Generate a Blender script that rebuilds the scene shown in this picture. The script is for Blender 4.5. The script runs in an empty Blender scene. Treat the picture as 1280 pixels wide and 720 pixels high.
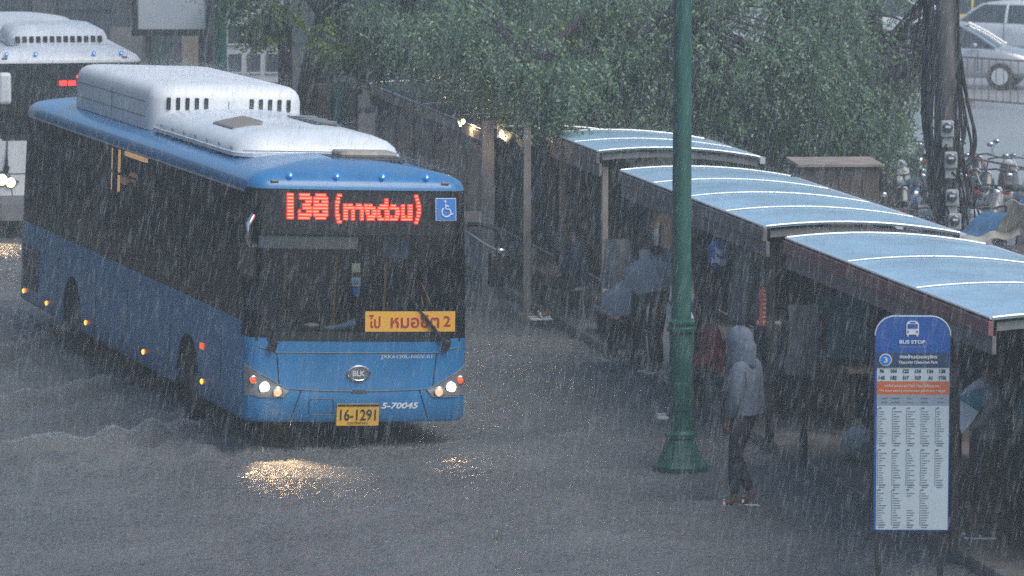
import bpy, bmesh, math, random
import numpy as np
from mathutils import Vector, Matrix

# ------------------------------------------------------------------ scene, camera, light
SC = bpy.context.scene
COL = SC.collection
R = math.radians
PITCH, CAMH, FPX = 0.1147, 6.926, 5297.0

cam = bpy.data.cameras.new('camera')
cam_o = bpy.data.objects.new('camera', cam)
COL.objects.link(cam_o)
cam_o.location = (0, 0, CAMH)
cam_o.rotation_euler = (math.pi / 2 - PITCH, 0, 0)
cam.sensor_width = 36.0
cam.lens = FPX / 1280 * 36.0
cam.clip_start = 0.5
cam.clip_end = 3000
cam.dof.use_dof = True
cam.dof.focus_distance = 43.0
cam.dof.aperture_fstop = 4.0
SC.camera = cam_o

SUN_EL, SUN_AZ = 54.0, 228.0          # the sun behind the camera on the right, veiled by rain cloud
w = bpy.data.worlds.new('World')
SC.world = w
w.use_nodes = True
nt = w.node_tree
bg = nt.nodes['Background']
sky = nt.nodes.new('ShaderNodeTexSky')
sky.sky_type = 'NISHITA'
sky.sun_disc = False
sky.sun_elevation = R(SUN_EL)
sky.sun_rotation = R(360 - SUN_AZ)
sky.air_density = 1.3
sky.dust_density = 2.2
sky.ozone_density = 2.6
nt.links.new(sky.outputs[0], bg.inputs[0])
bg.inputs[1].default_value = 0.088

sun = bpy.data.lights.new('sun', 'SUN')
sun.energy = 1.1
sun.angle = R(40)
sun.color = (1.0, 0.985, 0.93)
sun_o = bpy.data.objects.new('sun', sun)
COL.objects.link(sun_o)
sun_o.rotation_euler = (R(90 - SUN_EL), 0, R(SUN_AZ - 180))

SC.view_settings.view_transform = 'Standard'
SC.view_settings.look = 'None'
SC.view_settings.gamma = 1.0
SC.view_settings.exposure = 0.92
SC.view_settings.use_curve_mapping = False
SC.render.engine = 'CYCLES'
SC.cycles.max_bounces = 7
SC.cycles.diffuse_bounces = 3
SC.cycles.glossy_bounces = 3
SC.cycles.transmission_bounces = 3
SC.cycles.transparent_max_bounces = 12
SC.cycles.volume_bounces = 0
SC.cycles.sample_clamp_indirect = 3.0
SC.cycles.sample_clamp_direct = 12.0
SC.cycles.use_denoising = False

# ------------------------------------------------------------------ helpers
def at(px, py, Y):
    """world point on the sight line of photo pixel (1280 x 720) at distance Y"""
    x = (px - 640) / FPX
    u = -(py - 360) / FPX
    c, s = math.cos(PITCH), math.sin(PITCH)
    d = Vector((x, c + u * s, -s + u * c))
    return d * (Y / d.y) + Vector((0, 0, CAMH))

def ground_at(px, py, z=0.0):
    x = (px - 640) / FPX
    u = -(py - 360) / FPX
    c, s = math.cos(PITCH), math.sin(PITCH)
    d = Vector((x, c + u * s, -s + u * c))
    return d * ((z - CAMH) / d.z) + Vector((0, 0, CAMH))

class MB:
    """collects shapes into one mesh"""
    def __init__(self):
        self.v = []
        self.f = []
    def add(self, verts, faces):
        n = len(self.v)
        self.v += [tuple(p) for p in verts]
        self.f += [tuple(i + n for i in f) for f in faces]
        return self
    def box(self, c, s, rot=None):
        hx, hy, hz = s[0] / 2, s[1] / 2, s[2] / 2
        pts = [Vector((sx * hx, sy * hy, sz * hz)) for sx in (-1, 1) for sy in (-1, 1) for sz in (-1, 1)]
        if rot is not None:
            pts = [rot @ p for p in pts]
        c = Vector(c)
        return self.add([p + c for p in pts], [(0, 1, 3, 2), (4, 6, 7, 5), (0, 4, 5, 1), (2, 3, 7, 6), (0, 2, 6, 4), (1, 5, 7, 3)])
    def rings(self, rings, closed=True, cap=True):
        n = len(rings[0])
        verts = [p for r in rings for p in r]
        faces = []
        for i in range(len(rings) - 1):
            for j in range(n if closed else n - 1):
                a, b = i * n + j, i * n + (j + 1) % n
                faces.append((a, b, b + n, a + n))
        if cap:
            faces.append(tuple(range(n))[::-1])
            faces.append(tuple(range((len(rings) - 1) * n, len(rings) * n)))
        return self.add(verts, faces)
    def tube(self, path, r, seg=8, cap=True):
        path = [Vector(p) for p in path]
        rr = r if isinstance(r, (list, tuple)) else [r] * len(path)
        rings = []
        up = None
        for i, p in enumerate(path):
            t = (path[min(i + 1, len(path) - 1)] - path[max(i - 1, 0)])
            if t.length < 1e-9: t = Vector((0, 0, 1))
            t.normalize()
            if up is None:
                up = Vector((0, 0, 1)) if abs(t.z) < 0.9 else Vector((0, 1, 0))
            a = t.cross(up)
            if a.length < 1e-5: a = t.cross(Vector((1, 0, 0)))
            a.normalize()
            b = t.cross(a).normalized()
            up = -b if b.length else up
            rings.append([p + a * math.cos(k * 2 * math.pi / seg) * rr[i] + b * math.sin(k * 2 * math.pi / seg) * rr[i] for k in range(seg)])
        return self.rings(rings, True, cap)
    def lathe(self, prof, c=(0, 0, 0), seg=24, axis='z', phase=0.0):
        rings = []
        for r, h in prof:
            ring = []
            for k in range(seg):
                a = phase + k * 2 * math.pi / seg
                p = (r * math.cos(a), r * math.sin(a), h)
                if axis == 'x': p = (h, r * math.cos(a), r * math.sin(a))
                if axis == 'y': p = (r * math.cos(a), h, r * math.sin(a))
                ring.append((p[0] + c[0], p[1] + c[1], p[2] + c[2]))
            rings.append(ring)
        return self.rings(rings)
    def ball(self, c, r, seg=12, rows=8):
        r = r if isinstance(r, (list, tuple)) else (r, r, r)
        rings = []
        for i in range(rows + 1):
            a = -math.pi / 2 + math.pi * i / rows
            ca = max(math.cos(a), 0.02)
            rings.append([(c[0] + r[0] * ca * math.cos(2 * math.pi * k / seg), c[1] + r[1] * ca * math.sin(2 * math.pi * k / seg), c[2] + r[2] * math.sin(a)) for k in range(seg)])
        return self.rings(rings)
    def sheet(self, fn, nu, nv, thick=None):
        """grid fn(u,v) -> point; thick = offset vector for a solid sheet"""
        P = [Vector(fn(i / nu, j / nv)) for j in range(nv + 1) for i in range(nu + 1)]
        F = [(j * (nu + 1) + i, j * (nu + 1) + i + 1, (j + 1) * (nu + 1) + i + 1, (j + 1) * (nu + 1) + i) for j in range(nv) for i in range(nu)]
        self.add(P, F)
        if thick is not None:
            t = Vector(thick)
            self.add([p + t for p in P], [f[::-1] for f in F])
            b = [i for i in range(nu + 1)] + [j * (nu + 1) + nu for j in range(1, nu * 0 + nv + 1)] + [nv * (nu + 1) + i for i in range(nu - 1, -1, -1)] + [j * (nu + 1) for j in range(nv - 1, 0, -1)]
            m = len(b)
            self.add([P[i] for i in b] + [P[i] + t for i in b], [(k, k + m, (k + 1) % m + m, (k + 1) % m) for k in range(m)])
        return self
    def prism(self, poly, axis, a, b):
        """2d polygon extruded from a to b along axis ('x': poly=(y,z), 'y': poly=(x,z), 'z': poly=(x,y))"""
        def mk(p, t):
            return (t, p[0], p[1]) if axis == 'x' else (p[0], t, p[1]) if axis == 'y' else (p[0], p[1], t)
        return self.rings([[mk(p, a) for p in poly], [mk(p, b) for p in poly]])
    def build(self, name, mat=None, parent=None, smooth=False, bevel=0, loc=None, weld=False):
        me = bpy.data.meshes.new(name)
        me.from_pydata(self.v, [], self.f)
        bm = bmesh.new(); bm.from_mesh(me)
        if weld: bmesh.ops.remove_doubles(bm, verts=bm.verts, dist=1e-4)
        bmesh.ops.recalc_face_normals(bm, faces=bm.faces)
        bm.to_mesh(me); bm.free()
        return link(name, me, mat, parent, smooth, bevel, loc)

def link(name, me, mat=None, parent=None, smooth=False, bevel=0, loc=None):
    o = bpy.data.objects.new(name, me)
    COL.objects.link(o)
    if mat: me.materials.append(mat)
    if parent is not None: o.parent = parent
    if smooth:
        me.polygons.foreach_set('use_smooth', [True] * len(me.polygons))
        try: me.set_sharp_from_angle(angle=R(42))
        except Exception: pass
    if bevel:
        m = o.modifiers.new('bevel', 'BEVEL'); m.width = bevel; m.segments = 2; m.limit_method = 'ANGLE'; m.angle_limit = R(40)
    if loc is not None: o.location = loc
    return o

def tag(o, label=None, cat=None, group=None, kind=None):
    if label: o['label'] = label
    if cat: o['category'] = cat
    if group: o['group'] = group
    if kind: o['kind'] = kind
    return o

def thing(name, label, cat, loc=(0, 0, 0), rz=0.0, group=None):
    o = bpy.data.objects.new(name, None)
    COL.objects.link(o)
    o.location = loc
    o.rotation_euler = (0, 0, rz)
    o.empty_display_size = 0.2
    return tag(o, label, cat, group)

def copy_tree(o, parent=None):
    c = o.copy()
    COL.objects.link(c)
    if parent is not None: c.parent = parent
    for ch in list(o.children): copy_tree(ch, c)
    return c

def text_shape(s, size=1.0, bold=0.0, align='CENTER', shear=0.0):
    """(verts n x 2, faces) of a line of text, height in the units of size"""
    c = bpy.data.curves.new('lettering', 'FONT')
    c.body = s; c.size = size; c.align_x = align; c.offset = bold; c.shear = shear
    c.resolution_u = 3
    o = bpy.data.objects.new('lettering', c)
    COL.objects.link(o)
    dg = bpy.context.evaluated_depsgraph_get()
    me = o.evaluated_get(dg).to_mesh()
    V = [(v.co.x, v.co.y) for v in me.vertices]
    F = [tuple(p.vertices) for p in me.polygons]
    o.evaluated_get(dg).to_mesh_clear()
    bpy.data.objects.remove(o); bpy.data.curves.remove(c)
    return V, F

def fit_text(s, x0, x1, z0, z1, bold=0.0, shear=0.0):
    """text scaled to fill a rectangle"""
    V, F = text_shape(s, 1.0, bold, 'LEFT', shear)
    a = np.array(V)
    lo, hi = a.min(0), a.max(0)
    a = (a - lo) / (hi - lo) * np.array([x1 - x0, z1 - z0]) + np.array([x0, z0])
    return [tuple(p) for p in a], F

# ------------------------------------------------------------------ materials
def mat(name, base=(0.5, 0.5, 0.5), rough=0.5, metal=0.0, emit=None, es=0.0, var=0.0, vscale=3.0, bump=0.0, bscale=40.0, coat=0.0, alt=None, stretch=(1, 1, 1)):
    m = bpy.data.materials.new(name)
    m.use_nodes = True
    n, l = m.node_tree.nodes, m.node_tree.links
    b = n['Principled BSDF']
    b.inputs['Base Color'].default_value = (*base, 1)
    b.inputs['Roughness'].default_value = rough
    b.inputs['Metallic'].default_value = metal
    b.inputs['Coat Weight'].default_value = coat
    b.inputs['Coat Roughness'].default_value = 0.12
    if emit:
        b.inputs['Emission Color'].default_value = (*emit, 1)
        b.inputs['Emission Strength'].default_value = es
    if var or bump:
        tc = n.new('ShaderNodeTexCoord')
        mp = n.new('ShaderNodeMapping')
        mp.inputs['Scale'].default_value = stretch
        l.new(tc.outputs['Object'], mp.inputs[0])
    if var:
        t = n.new('ShaderNodeTexNoise')
        t.inputs['Scale'].default_value = vscale; t.inputs['Detail'].default_value = 6; t.inputs['Roughness'].default_value = 0.65
        l.new(mp.outputs[0], t.inputs['Vector'])
        rp = n.new('ShaderNodeValToRGB')
        lo = alt if alt else tuple(c * (1 - var) for c in base)
        hi = tuple(min(1, c * (1 + var * .6)) for c in base)
        rp.color_ramp.elements[0].position = 0.32; rp.color_ramp.elements[0].color = (*lo, 1)
        rp.color_ramp.elements[1].position = 0.68; rp.color_ramp.elements[1].color = (*hi, 1)
        l.new(t.outputs[0], rp.inputs[0]); l.new(rp.outputs[0], b.inputs['Base Color'])
        mr = n.new('ShaderNodeMapRange')
        mr.inputs[3].default_value = max(0.03, rough - .12); mr.inputs[4].default_value = min(1, rough + .15)
        l.new(t.outputs[0], mr.inputs[0]); l.new(mr.outputs[0], b.inputs['Roughness'])
    if bump:
        t2 = n.new('ShaderNodeTexNoise'); t2.inputs['Scale'].default_value = bscale; t2.inputs['Detail'].default_value = 4
        l.new(mp.outputs[0], t2.inputs['Vector'])
        bp = n.new('ShaderNodeBump'); bp.inputs['Strength'].default_value = bump; bp.inputs['Distance'].default_value = 0.02
        l.new(t2.outputs[0], bp.inputs['Height']); l.new(bp.outputs[0], b.inputs['Normal'])
    return m

def glass(name, tint, rough=0.03, ior=1.45):
    """thin pane: a tinted view through it plus a reflection that grows at grazing angles"""
    m = bpy.data.materials.new(name)
    m.use_nodes = True
    n, l = m.node_tree.nodes, m.node_tree.links
    n.remove(n['Principled BSDF'])
    t = n.new('ShaderNodeBsdfTransparent'); t.inputs[0].default_value = (*tint, 1)
    g = n.new('ShaderNodeBsdfGlossy'); g.inputs['Roughness'].default_value = rough
    tc = n.new('ShaderNodeTexCoord'); nz = n.new('ShaderNodeTexNoise'); nz.inputs['Scale'].default_value = 30
    bp = n.new('ShaderNodeBump'); bp.inputs['Strength'].default_value = 0.12; bp.inputs['Distance'].default_value = 0.01
    l.new(tc.outputs['Object'], nz.inputs['Vector']); l.new(nz.outputs[0], bp.inputs['Height']); l.new(bp.outputs[0], g.inputs['Normal'])
    fr = n.new('ShaderNodeFresnel'); fr.inputs[0].default_value = ior
    mx = n.new('ShaderNodeMixShader')
    l.new(fr.outputs[0], mx.inputs[0]); l.new(t.outputs[0], mx.inputs[1]); l.new(g.outputs[0], mx.inputs[2])
    l.new(mx.outputs[0], n['Material Output'].inputs[0])
    return m

M = {}
M['blue'] = mat('blue_paint', (0.026, 0.185, 0.41), .34, var=.16, vscale=1.6, coat=.35, stretch=(1.5, 1.5, .4))
M['white'] = mat('white_paint', (0.74, 0.77, 0.79), .4, var=.10, vscale=2.2, coat=.2)
M['roofwhite'] = mat('roof_shell', (0.76, 0.78, 0.79), .45, var=.07, vscale=2.0)
M['black'] = mat('black_trim', (0.012, 0.013, 0.015), .35)
M['rubber'] = mat('rubber', (0.014, 0.014, 0.015), .7, bump=.3, bscale=60)
M['rim'] = mat('wheel_rim', (0.13, 0.13, 0.13), .45, .6)
M['darkint'] = mat('dark_interior', (0.03, 0.032, 0.036), .7, var=.2)
M['seatblue'] = mat('seat_fabric', (0.03, 0.05, 0.12), .8)
M['chrome'] = mat('chrome', (0.6, 0.62, 0.64), .18, 1.0)
M['lens'] = mat('lamp_housing', (0.27, 0.275, 0.28), .3, .3, coat=.4)
M['grey'] = mat('grey_plastic', (0.2, 0.21, 0.22), .5)
M['windscreen'] = glass('windscreen_glass', (0.62, 0.66, 0.68), .03, 1.35)
M['sideglass'] = glass('tinted_glass', (0.09, 0.095, 0.1), .04, 1.32)
M['yellow'] = mat('yellow_board', (0.80, 0.40, 0.03), .5)
M['plate'] = mat('plate_yellow', (0.72, 0.40, 0.02), .45, var=.15, vscale=9)
M['redtext'] = mat('red_lettering', (0.38, 0.02, 0.02), .5)
M['blacktext'] = mat('black_lettering', (0.015, 0.014, 0.013), .5)
M['whitetext'] = mat('white_lettering', (0.7, 0.73, 0.76), .45)
M['signblue'] = mat('sign_blue', (0.02, 0.095, 0.36), .35, var=.1, vscale=4)
M['accessblue'] = mat('access_blue', (0.03, 0.2, 0.6), .4)
M['led'] = mat('led', (0.3, 0.01, 0.0), .4, emit=(1.0, 0.022, 0.016), es=4.2)
M['ledhot'] = mat('led_core', (0.3, 0.05, 0.0), .4, emit=(1.0, 0.085, 0.03), es=6.5)
M['headlight'] = mat('headlight_lit', (0.9, 0.8, 0.6), .3, emit=(1.0, 0.68, 0.36), es=5.0)
M['headdim'] = mat('headlight_dim', (0.6, 0.5, 0.4), .2, .4, emit=(1.0, 0.50, 0.24), es=.55)
M['amber'] = mat('amber_lamp', (0.6, 0.15, 0.01), .3, emit=(1.0, 0.28, 0.02), es=2.4)
M['orange'] = mat('orange_lamp', (0.45, 0.06, 0.01), .3, emit=(1.0, 0.12, 0.015), es=.5)
M['bluelamp'] = mat('blue_marker_lamp', (0.04, 0.14, 0.5), .12, emit=(0.05, 0.30, 1.0), es=.22, coat=.5)
M['bluelit'] = mat('blue_marker_core', (0.2, 0.5, 1.0), .12, emit=(0.25, 0.55, 1.0), es=1.3)
M['green'] = mat('green_post_paint', (0.007, 0.080, 0.060), .5, var=.35, vscale=5, coat=.0, stretch=(1, 1, .25))
M['hoodie'] = mat('grey_hoodie', (0.118, 0.147, 0.19), .85, var=.14, vscale=9, bump=.5, bscale=18)
M['trousers'] = mat('dark_trousers', (0.014, 0.017, 0.026), .75, bump=.4, bscale=22)
M['skin'] = mat('skin', (0.17, 0.085, 0.055), .5)
M['hair'] = mat('black_hair', (0.012, 0.010, 0.009), .5)
M['sandal'] = mat('pale_sandal', (0.6, 0.61, 0.61), .5)
M['polycarb'] = mat('roof_sheet', (0.31, 0.49, 0.62), .4, var=.26, vscale=1.1, coat=.0)
M['alu'] = mat('aluminium', (0.7, 0.73, 0.76), .35, .3)
M['fascia'] = mat('grey_fascia', (0.165, 0.15, 0.145), .6, var=.35, vscale=4, stretch=(1, 1, 3))
M['redfascia'] = mat('red_brown_fascia', (0.24, 0.105, 0.09), .55, var=.3, vscale=3)
M['steel'] = mat('dark_steel', (0.035, 0.035, 0.037), .5, .4)
M['palepost'] = mat('pale_post', (0.30, 0.25, 0.205), .55, var=.3, vscale=6, stretch=(1, 1, .2))
M['greypost'] = mat('grey_pillar', (0.24, 0.235, 0.23), .6, var=.25, vscale=5, stretch=(1, 1, .2))
M['concrete'] = mat('wet_concrete', (0.15, 0.14, 0.13), .35, var=.3, vscale=3, bump=.2, bscale=25)
M['wood'] = mat('brown_board', (0.10, 0.074, 0.058), .6, var=.4, vscale=4, stretch=(1, 1, .3))
M['pole'] = mat('weathered_concrete_pole', (0.13, 0.12, 0.115), .7, var=.45, vscale=3.5, bump=.4, bscale=20, stretch=(1, 1, .12))
M['wire'] = mat('cable_sheath', (0.018, 0.018, 0.02), .45)
M['meter'] = mat('meter_case', (0.34, 0.36, 0.36), .4, var=.2, vscale=14)
M['meterglass'] = mat('meter_window', (0.06, 0.07, 0.075), .1, coat=.8)
M['rust'] = mat('rusty_steel', (0.2, 0.10, 0.065), .65, var=.45, vscale=9)
M['silver'] = mat('silver_car_paint', (0.42, 0.44, 0.46), .3, .35, coat=.5)
M['whitecar'] = mat('white_car_paint', (0.7, 0.72, 0.73), .3, coat=.5)
M['yellowcar'] = mat('yellow_car_paint', (0.75, 0.5, 0.04), .35, coat=.5)
M['greycar'] = mat('grey_car_paint', (0.16, 0.17, 0.18), .3, .3, coat=.5)
M['carglass'] = mat('car_glass', (0.03, 0.036, 0.042), .06, coat=.4)
M['tarp'] = mat('blue_tarp', (0.06, 0.15, 0.26), .4, var=.35, vscale=5, bump=.4, bscale=9)
M['beigecloth'] = mat('beige_cloth', (0.42, 0.38, 0.31), .8, var=.25, vscale=6, bump=.4, bscale=9)
M['umbgrey'] = mat('grey_umbrella_cloth', (0.24, 0.265, 0.28), .5, var=.15, vscale=5)
M['umbteal'] = mat('teal_umbrella_cloth', (0.05, 0.22, 0.26), .5, var=.2, vscale=5)
M['umbwhite'] = mat('white_umbrella_cloth', (0.62, 0.64, 0.66), .5)
M['bagblue'] = mat('blue_bag_print', (0.05, 0.12, 0.36), .35)
M['bagwhite'] = mat('white_plastic', (0.55, 0.58, 0.62), .3, var=.2, vscale=8, bump=.5, bscale=12)
M['clear'] = mat('clear_plastic', (0.15, 0.16, 0.17), .25, var=.2, vscale=6, bump=.6, bscale=8, coat=.6)
M['wall'] = mat('sooty_wall', (0.085, 0.088, 0.092), .8, var=.35, vscale=.6, stretch=(1, 1, .4))
M['paleboard'] = mat('pale_board', (0.46, 0.50, 0.53), .5, var=.06, vscale=.6)
M['palewall'] = mat('pale_wall', (0.5, 0.52, 0.53), .7, var=.15, vscale=1)
M['window'] = mat('window_glass', (0.06, 0.075, 0.09), .1)
M['bark'] = mat('wet_bark', (0.026, 0.022, 0.02), .75, var=.4, vscale=6, bump=.8, bscale=14, stretch=(1, 1, .25))
M['orangeband'] = mat('orange_band', (0.55, 0.13, 0.03), .45)
M['signnavy'] = mat('sign_navy', (0.025, 0.055, 0.12), .4)
M['signwhite'] = mat('sign_white', (0.5, 0.57, 0.61), .4, var=.05)
M['signgrey'] = mat('sign_grey', (0.27, 0.32, 0.38), .4)
M['print'] = mat('small_print', (0.14, 0.17, 0.20), .5)
M['glare'] = mat('headlight_glare', (0.9, 0.8, 0.6), .3, emit=(1.0, 0.55, 0.22), es=9.0)
M['lamp'] = mat('warm_glint_lit', (0.9, 0.7, 0.5), .4, emit=(1.0, 0.66, 0.36), es=7.0)  # glow of the added glint lamps at the far shelters
CLOTH = {}
for nm, c in dict(maroon=(0.10, 0.025, 0.03), brown=(0.085, 0.055, 0.04), navy=(0.025, 0.032, 0.06), grey=(0.11, 0.115, 0.12), purple=(0.06, 0.035, 0.06), tan=(0.085, 0.06, 0.045), teal=(0.02, 0.06, 0.075), black=(0.02, 0.02, 0.022)).items():
    CLOTH[nm] = mat(nm + '_cloth', c, .85, var=.3, vscale=7, bump=.5, bscale=10)

# ------------------------------------------------------------------ ground, water, air
def water_material():
    m = bpy.data.materials.new('flooded_asphalt')
    m.use_nodes = True
    n, l = m.node_tree.nodes, m.node_tree.links
    b = n['Principled BSDF']
    geo = n.new('ShaderNodeNewGeometry')
    big = n.new('ShaderNodeTexNoise'); big.inputs['Scale'].default_value = .55; big.inputs['Detail'].default_value = 5
    l.new(geo.outputs['Position'], big.inputs['Vector'])
    cr = n.new('ShaderNodeValToRGB')
    cr.color_ramp.elements[0].position = .35; cr.color_ramp.elements[0].color = (.125, .130, .130, 1)
    cr.color_ramp.elements[1].position = .7; cr.color_ramp.elements[1].color = (.180, .186, .185, 1)
    l.new(big.outputs[0], cr.inputs[0]); l.new(cr.outputs[0], b.inputs['Base Color'])
    b.inputs['Roughness'].default_value = .15
    b.inputs['IOR'].default_value = 1.33
    # rain-pocked surface: craters, small chop
    vo = n.new('ShaderNodeTexVoronoi'); vo.inputs['Scale'].default_value = 24; vo.inputs['Randomness'].default_value = 1
    l.new(geo.outputs['Position'], vo.inputs['Vector'])
    n1 = n.new('ShaderNodeTexNoise'); n1.inputs['Scale'].default_value = 42; n1.inputs['Detail'].default_value = 3; n1.inputs['Roughness'].default_value = .7
    l.new(geo.outputs['Position'], n1.inputs['Vector'])
    n2 = n.new('ShaderNodeTexNoise'); n2.inputs['Scale'].default_value = 4.5; n2.inputs['Detail'].default_value = 3
    l.new(geo.outputs['Position'], n2.inputs['Vector'])
    a = n.new('ShaderNodeMath'); a.operation = 'MULTIPLY_ADD'; a.inputs[1].default_value = .45
    l.new(vo.outputs['Distance'], a.inputs[0]); l.new(n1.outputs[0], a.inputs[2])
    a2 = n.new('ShaderNodeMath'); a2.operation = 'MULTIPLY_ADD'; a2.inputs[1].default_value = 1.6
    l.new(n2.outputs[0], a2.inputs[0]); l.new(a.outputs[0], a2.inputs[2])
    bp = n.new('ShaderNodeBump'); bp.inputs['Strength'].default_value = 1.0; bp.inputs['Distance'].default_value = .035
    l.new(a2.outputs[0], bp.inputs['Height']); l.new(bp.outputs[0], b.inputs['Normal'])
    return m
M['water'] = water_material()
M['plaza'] = mat('wet_plaza_paving', (0.30, 0.30, 0.295), .3, var=.18, vscale=.35, bump=.35, bscale=12)
M['earth'] = mat('wet_ground', (0.085, 0.08, 0.075), .4, var=.3, vscale=.3, bump=.4, bscale=8)

def grid_object(name, x0, x1, y0, y1, step, fn, material):
    xs = np.arange(x0, x1 + step * .5, step); ys = np.arange(y0, y1 + step * .5, step)
    X, Y = np.meshgrid(xs, ys)
    Z = fn(X, Y)
    nx, ny = len(xs), len(ys)
    co = np.stack([X, Y, Z], -1).reshape(-1, 3).astype(np.float32)
    i = (np.arange(ny - 1)[:, None] * nx + np.arange(nx - 1)[None]).reshape(-1)
    F = np.stack([i, i + 1, i + nx + 1, i + nx], 1).astype(np.int32)
    return np_mesh(name, co, F, material, smooth=True)

def np_mesh(name, co, F, material=None, smooth=False, parent=None):
    me = bpy.data.meshes.new(name)
    k = F.shape[1]
    me.vertices.add(len(co)); me.vertices.foreach_set('co', co.astype(np.float32).reshape(-1))
    me.loops.add(F.size); me.loops.foreach_set('vertex_index', F.astype(np.int32).reshape(-1))
    me.polygons.add(len(F)); me.polygons.foreach_set('loop_start', np.arange(0, F.size, k, dtype=np.int32))
    me.update(calc_edges=True)
    if smooth: me.polygons.foreach_set('use_smooth', np.ones(len(F), dtype=bool))
    o = bpy.data.objects.new(name, me); COL.objects.link(o)
    if material: me.materials.append(material)
    if parent is not None: o.parent = parent
    return o

def seg_dist(X, Y, pts):
    """distance to a polyline, and the position along it 0..1"""
    best = np.full(X.shape, 1e9); along = np.zeros(X.shape)
    for k in range(len(pts) - 1):
        a, b = np.array(pts[k][:2]), np.array(pts[k + 1][:2])
        d = b - a
        t = np.clip(((X - a[0]) * d[0] + (Y - a[1]) * d[1]) / (d @ d), 0, 1)
        q = np.hypot(X - a[0] - t * d[0], Y - a[1] - t * d[1])
        along = np.where(q < best, (k + t) / (len(pts) - 1), along)
        best = np.minimum(best, q)
    return best, along

WAKES = [([(-6.9, 44.25), (-5.3, 44.9), (-4.6, 45.35), (-3.9, 46.1), (-3.35, 46.9)], .08, .20),
         ([(-6.9, 47.9), (-6.0, 48.3), (-5.2, 49.3), (-4.75, 50.3)], .07, .20),
         ([(-7.3, 51.5), (-6.5, 52.5), (-6.0, 54.2)], .07, .22),
         ([(.35, 45.0), (.8, 46.2), (1.25, 47.8)], .025, .2),
         ([(-2.6, 43.6), (-1.4, 43.4), (-.2, 43.9), (.4, 44.8)], .03, .2)]

def water_height(X, Y):
    Z = np.zeros(X.shape)
    rg = np.random.RandomState(3)
    for k in range(26):
        lam = rg.uniform(.35, 1.6); th = rg.uniform(0, math.pi * 2); ph = rg.uniform(0, 6.28)
        Z += .0032 * lam * np.sin((X * math.cos(th) + Y * math.sin(th)) * 6.283 / lam + ph + .8 * np.sin(X * .9 + Y * .6 + k))
    for pts, h, wd in WAKES:
        d, t = seg_dist(X, Y, pts)
        wob = .82 + .18 * np.sin(X * 7 + Y * 3.1) * np.sin(Y * 5.3 - X * 2)
        Z += h * np.exp(-(d / wd) ** 2) * wob * np.clip(np.minimum(t, 1 - t) * 6 + .3, 0, 1)
        Z += .45 * h * np.cos(d * 9) * np.exp(-(d / .8) ** 2)
    side = np.exp(-(seg_dist(X, Y, [(-6.6, 55.5), (-4.8, 49.5), (-3.2, 45.6), (-5.2, 44.2)])[0] / 1.3) ** 2)
    for k in range(9):
        lam = rg.uniform(.28, .7); th = rg.uniform(-.6, 1.2); ph = rg.uniform(0, 6.28)
        Z += side * .013 * lam * 2 * np.sin((X * math.cos(th) + Y * math.sin(th)) * 6.283 / lam + ph + 1.5 * np.sin(X * 1.7 + Y * 1.1 + k))
    return Z
def pocked(X, Y):
    rg = np.random.RandomState(31)
    Z = water_height(X, Y) + rg.normal(0, .0085, X.shape)
    k = rg.uniform(0, 1, X.shape)
    return Z + np.where(k > .985, .022, 0) - np.where(k < .03, .016, 0)
road = grid_object('road', -11, 7, 29, 76, .042, pocked, M['water'])
tag(road, 'flooded asphalt road pocked by heavy rain', kind='structure')
g = MB().sheet(lambda u, v: (-400 + 800 * u, -60 + 460 * v, -.16), 8, 8).build('ground', M['earth'])
tag(g, 'wet ground around the flooded road', kind='structure')
pz = MB().box((34.5, 102, -.02), (62, 92, .14)).build('plaza', M['plaza'])
tag(pz, 'pale wet parking plaza beyond the motorcycles', kind='structure')
fr = MB().box((-43, 98, -.06), (56, 144, .12)).build('far_road', M['water'])
tag(fr, 'wet road behind the buses', kind='structure')

# line of the shelters along the kerb
SD = Vector((-.1945, .9809, 0))     # along the kerb, away from the camera
SP = Vector((.9809, .1945, 0))      # from the kerb towards the stalls
S0 = Vector((4.16, 36.43, 0))
def kerb(s, t=0.0, z=0.0):
    """s metres along the kerb from the nearest shelter's corner, t metres in from the kerb"""
    p = S0 + SD * s + SP * t
    return Vector((p.x, p.y, z))
KRZ = math.atan2(SD.y, SD.x)        # local x runs along the kerb, local y away from the stalls to the left
KM = Matrix.Rotation(KRZ, 3, 'Z')
mb = MB()
q = [kerb(-9, .25), kerb(34, .25), kerb(34, 3.4), kerb(-9, 3.4)]
mb.prism([(p.x, p.y) for p in q], 'z', -.12, .13)
tag(mb.build('pavement', M['concrete'], bevel=.02), 'raised wet pavement under the shelters', kind='structure')

haze = MB().box((0, 170, 4.4), (830, 500, 12.0)).build('haze')
hm = bpy.data.materials.new('rain_haze'); hm.use_nodes = True
hn = hm.node_tree.nodes; hn.remove(hn['Principled BSDF'])
hv = hn.new('ShaderNodeVolumePrincipled')
hv.inputs['Color'].default_value = (.85, .95, .97, 1)
hv.inputs['Density'].default_value = .0026
hv.inputs['Anisotropy'].default_value = .1
hm.node_tree.links.new(hv.outputs[0], hn['Material Output'].inputs['Volume'])
haze.data.materials.append(hm)
tag(haze, 'pale grey rain haze filling the street', kind='stuff')

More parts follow.
